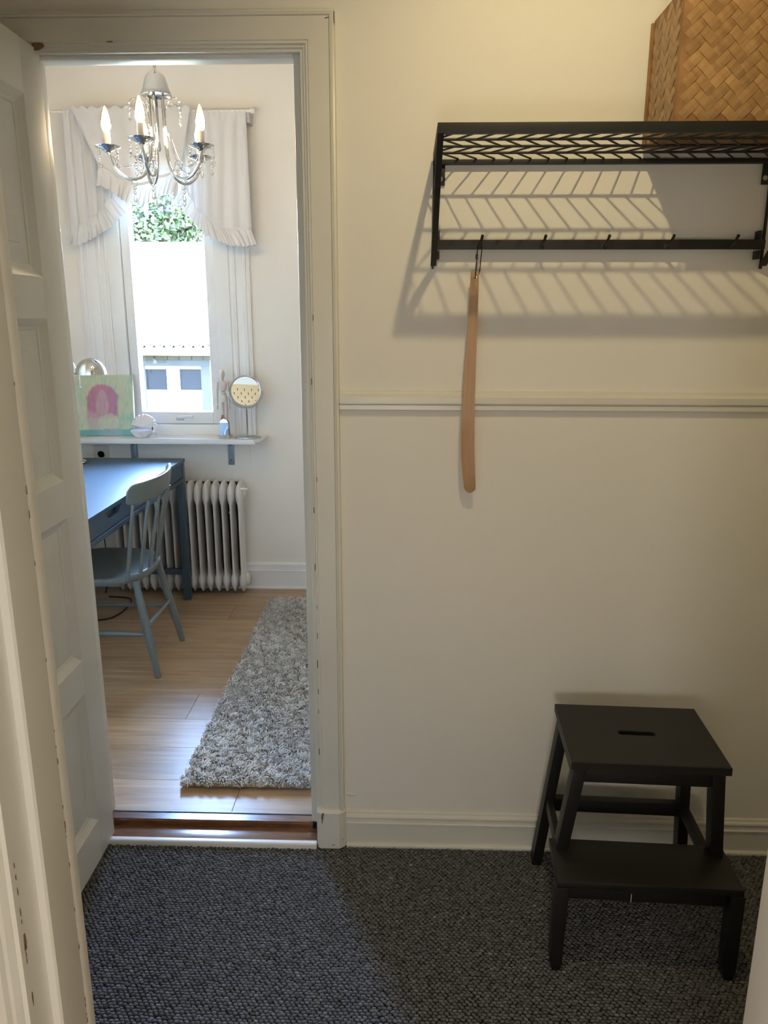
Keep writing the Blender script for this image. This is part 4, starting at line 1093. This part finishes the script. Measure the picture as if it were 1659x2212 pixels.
# ---- wall socket and cable
sk = thing('wall_socket', (-1.625, 3.995, .74), 'cream wall socket above the blue desk', 'socket')
MB().box(-1.665, -1.585, 3.988, 4.0, .700, .790, .003).build('plate', 'cream_plastic', sk, 40)
MB().lathe([(.021, 0), (.021, -.003), (.018, -.003), (.017, .004), (0, .004)], 24, Matrix.Translation((-1.625, 3.988, .742)) @ Matrix.Rotation(-PI/2, 4, 'X')).build('socket_ring', 'grey_stone', sk, 40)
cb = MB().tube(smooth_path([(-1.70, 3.80, .30), (-1.72, 3.74, .02), (-1.60, 3.52, .005), (-1.48, 3.50, .005), (-1.43, 3.60, .006), (-1.45, 3.78, .006), (-1.58, 3.815, .006)], 40), .0042, 8).build('power_cable', 'black_plastic', None, 60)
tag(cb, 'black power cable lying under the blue desk', 'cable')
cb2 = MB().tube(smooth_path([(-1.602, 3.88, .70), (-1.605, 3.88, .40), (-1.60, 3.88, .12), (-1.62, 3.87, .006)], 20), .0032, 8).build('power_cable', 'black_plastic', None, 60)
tag(cb2, 'black cable hanging down behind the blue desk', 'cable')

# ================================================================== CHANDELIER
AX = Vector((-.892, 2.95, 0))
cd = thing('chandelier', (AX.x, AX.y, 2.20), 'chrome five-arm chandelier with candle bulbs and crystal drops', 'chandelier')
T0 = Matrix.Translation((AX.x, AX.y, .016))
MB().lathe([(.052, 2.188), (.053, 2.192), (.046, 2.206), (.041, 2.226), (.035, 2.246), (.024, 2.259), (.010, 2.265), (.008, 2.272), (0, 2.273)], 36, T0, False).build('bell_cap', 'chrome', cd, 60)
MB().lathe([(0, 2.199), (.040, 2.197), (.051, 2.1885)], 36, T0, False).build('cap_underside', 'chrome', cd, 60)
MB().tube([(AX.x, AX.y, 2.265), (AX.x, AX.y, SC-.05)], .0055, 10).build('down_rod', 'chrome', cd, 60)
T0 = Matrix.Translation((AX.x, AX.y, 0))
MB().lathe([(.05, SC), (.05, SC-.012), (.02, SC-.05), (0, SC-.05)], 30, T0).build('ceiling_rose', 'chrome', cd, 50)
ARM_L = Matrix.Identity(4)
def crystal_string(name, parent, x, y, ztop, beads, drop=True):
    mb = MB(); z = ztop
    for r in beads:
        mb.lathe([(0, -r*1.25), (r*.75, -r*.45), (r, 0), (r*.75, r*.45), (0, r*1.25)], 8, Matrix.Translation((x, y, z-r)))
        z -= r*2.5
    if drop: mb.lathe([(0, -.020), (.0058, -.014), (.0066, -.009), (.0038, -.001), (.0012, .005), (0, .006)], 8, Matrix.Translation((x, y, z-.005)))
    return mb.build(name, 'crystal', parent, None, True)
def make_arm():
    path = smooth_path([(.026, 0, 2.215), (.026, 0, 2.13), (.028, 0, 2.06), (.036, 0, 1.990), (.058, 0, 1.944), (.094, 0, 1.926), (.130, 0, 1.936), (.160, 0, 1.966), (.175, 0, 2.008), (.176, 0, 2.019)], 48)
    a = MB().tube(path, .0056, 12).build('arm', 'chrome', cd, 60, True)
    def sub(mb, name, m_, sm=60): return mb.build(name, m_, a, sm, True)
    # scrolls of thin wire
    sub(MB().tube(smooth_path([(.030, .003, 2.085), (.031, .004, 2.13), (.038, .004, 2.168), (.058, .003, 2.188), (.080, .002, 2.190), (.094, 0, 2.180)], 26), .0017, 6), 'upper_scroll', 'chrome')
    sub(MB().tube(smooth_path([(.034, .003, 2.10), (.052, .003, 2.055), (.070, .003, 2.008), (.090, .003, 1.976), (.120, .003, 1.966), (.147, .002, 1.978), (.166, 0, 2.006)], 30), .0018, 6), 'side_scroll', 'chrome')
    sub(MB().tube([(.074+.016*math.cos(t_), .003, 1.972+.017*math.sin(t_)) for t_ in [i*2*PI*1.15/26 for i in range(27)]], .0015, 6), 'curl', 'chrome')
    sub(MB().tube([(.094+.0095*math.cos(t_), .0, 1.913+.0105*math.sin(t_)) for t_ in [i*2*PI/20 for i in range(21)]], .0012, 6), 'ring', 'chrome')
    sub(MB().lathe([(.010, 2.008), (.014, 2.012), (.040, 2.021), (.045, 2.0265), (.043, 2.0275), (.036, 2.024), (.014, 2.018), (0, 2.018)], 32, Matrix.Translation((.176, 0, .004)), False), 'drip_plate', 'chrome')
    sub(MB().tube([(.176, 0, 2.022), (.176, 0, 2.076)], .0118, 18), 'candle_sleeve', 'ivory', 40)
    sub(MB().lathe([(.008, 2.076), (.0140, 2.087), (.0158, 2.098), (.0150, 2.112), (.0100, 2.128), (0, 2.138)], 18, Matrix.Translation((.176, 0, 0))), 'bulb_glow', 'candle', 180)
    sub(MB().lathe([(.0088, 2.076), (.0160, 2.087), (.0185, 2.099), (.0172, 2.116), (.0115, 2.139), (.0045, 2.156), (.0008, 2.161)], 20, Matrix.Translation((.176, 0, 0)), False), 'bulb_glass', 'bulb_glass', 180)
    crystal_string('crystal_pendant', a, .094, 0, 2.178, (.0072, .0068))
    crystal_string('crystal_pendant', a, .094, 0, 1.902, (.0060, .0060))
    for k in range(4):
        an = PI/4+k*PI/2
        crystal_string('crystal_pendant', a, .176+.041*math.cos(an), .041*math.sin(an), 2.022, (.0045, .0042, .0048))
    return a
arm0 = make_arm(); arm0.location = (0, 0, -2.20)
for i, th in enumerate((-2, 70, 142, 214, 286)):
    a = arm0 if i == 0 else dup_tree(arm0, cd)
    # angle measured from the camera side towards the right
    vx, vy = math.sin(math.radians(th)), -math.cos(math.radians(th))
    a.location = (0, 0, -2.20); a.rotation_euler = (0, 0, math.atan2(vy, vx))
MB().lathe([(0, 2.02), (.006, 2.03), (.003, 2.06), (.003, 2.19), (0, 2.195)], 12, T0).build('centre_rod', 'chrome', cd, 60)

# ================================================================== OUTSIDE
struct('ground', MB().box(-40, 40, FY+.3, 60, -2.3, -2.0), 'grass')
nh = thing('neighbour_house', (-3.3, 11.0, -2.0), 'low pale neighbouring building with corrugated roof outside the window', 'building')
MB().box(-9, 4, 11.0, 11.3, -2.0, .84).build('wall', 'ext_render', nh)
me_b = None
x = -5.5; i = 0
while x < -1.2:
    w = .185 if i % 2 else .165
    MB().box(x, x+w-.012, 10.985, 11.05, .845, .925, .004, 1).build('brick', 'ext_brick', nh); x += w; i += 1
MB().box(-9, 4, 11.0, 11.3, .84, .94).build('top_course', 'ext_brick', nh)
MB().box(-9, 4, 10.80, 11.3, .94, 1.02, .01).build('eave_board', 'ext_gutter', nh, 40)
MB().tube([(-9, 10.74, .99), (4, 10.74, .99)], .055, 12).build('gutter', 'ext_gutter', nh, 60)
def roof(s, t_):
    x = -9+13*s; y = 10.66+4.4*t_
    return Vector((x, y, 1.07+1.66*t_+.032*math.sin(x*2*PI/.135)))
MB().grid(roof, 1200, 3).build('roof_sheet', 'roof_sheet', nh, 180, solid=-.02)
MB().box(-9, 4, 10.72, 10.80, 1.015, 1.085).build('eave_filler', 'ext_dark', nh)  # dark strip imitating the shadow line under the roof edge
MB().tube([(-9, 15.06, 2.74), (4, 15.06, 2.74)], .07, 10).build('ridge_cap', 'roof_sheet', nh, 60)
wn_ = MB().box(-3.90, -2.80, 10.95, 11.02, .775, .86, .005).box(-3.90, -3.72, 10.95, 11.02, .0, .775, .005).box(-2.93, -2.80, 10.95, 11.02, .0, .775, .005).build('window_frame', 'ext_frame', nh, 40)
MB().box(-3.72, -2.93, 10.955, 11.01, .735, .775, .004).box(-3.42, -3.24, 10.955, 11.01, .44, .735, .004).box(-3.72, -2.93, 10.955, 11.01, -.02, .44, .004).build('window_sash', 'ext_frame_white', nh, 40)
for x0, x1 in ((-3.72, -3.42), (-3.24, -2.93)):
    MB().box(x0, x1, 10.985, 10.995, .44, .735).build('dark_pane', 'ext_dark', nh)

def tree(loc, rad, n, label):
    root = thing('leafy_tree', loc, label, 'tree')
    MB().tube(smooth_path([(loc[0], loc[1], loc[2]), (loc[0]+.1, loc[1], loc[2]+2.2), (loc[0]-.1, loc[1]+.1, loc[2]+5.2)], 10), [.22]*6+[.16]*5, 10).build('trunk', 'bark', root, 60)
    C0 = np.array(loc)+np.array((0, 0, 5.4))
    blobs = C0+RNG.normal(0, 1, (26, 3))*np.array(rad)*.52; br = RNG.uniform(.55, 1.1, 26)
    k = RNG.integers(0, 26, n); dirs = RNG.normal(0, 1, (n, 3)); dirs /= np.linalg.norm(dirs, axis=1)[:, None]
    P = blobs[k]+dirs*(br[k]*RNG.uniform(.6, 1.05, n))[:, None]
    a = RNG.normal(0, 1, (n, 3)); a /= np.linalg.norm(a, axis=1)[:, None]; bb = np.cross(a, dirs+.001); bb /= np.linalg.norm(bb, axis=1)[:, None]
    s = RNG.uniform(.05, .095, n)[:, None]
    V = np.stack([P-a*s, P+bb*s*.45, P+a*s, P-bb*s*.45], 1)
    Fc = np.arange(n*4).reshape(n, 4)
    g = np.exp(RNG.normal(-.1, .75, n))[:, None]; tone = np.repeat(np.array((.0034, .0088, .0017))*g, 4, 0)
    o = np_mesh('foliage', V.reshape(-1, 3)-np.array(loc), Fc, 'leaves', tone, False); o.parent = root; o['kind'] = 'stuff'
tree((-5.6, 18.5, -2.0), (1.9, 1.2, 1.3), 24000, 'leafy green tree rising behind the neighbouring roof outside the window')

for o in list(bpy.data.objects):
    if o.type == 'MESH' and len(o.data.polygons) == 0: bpy.data.objects.remove(o, do_unlink=True)
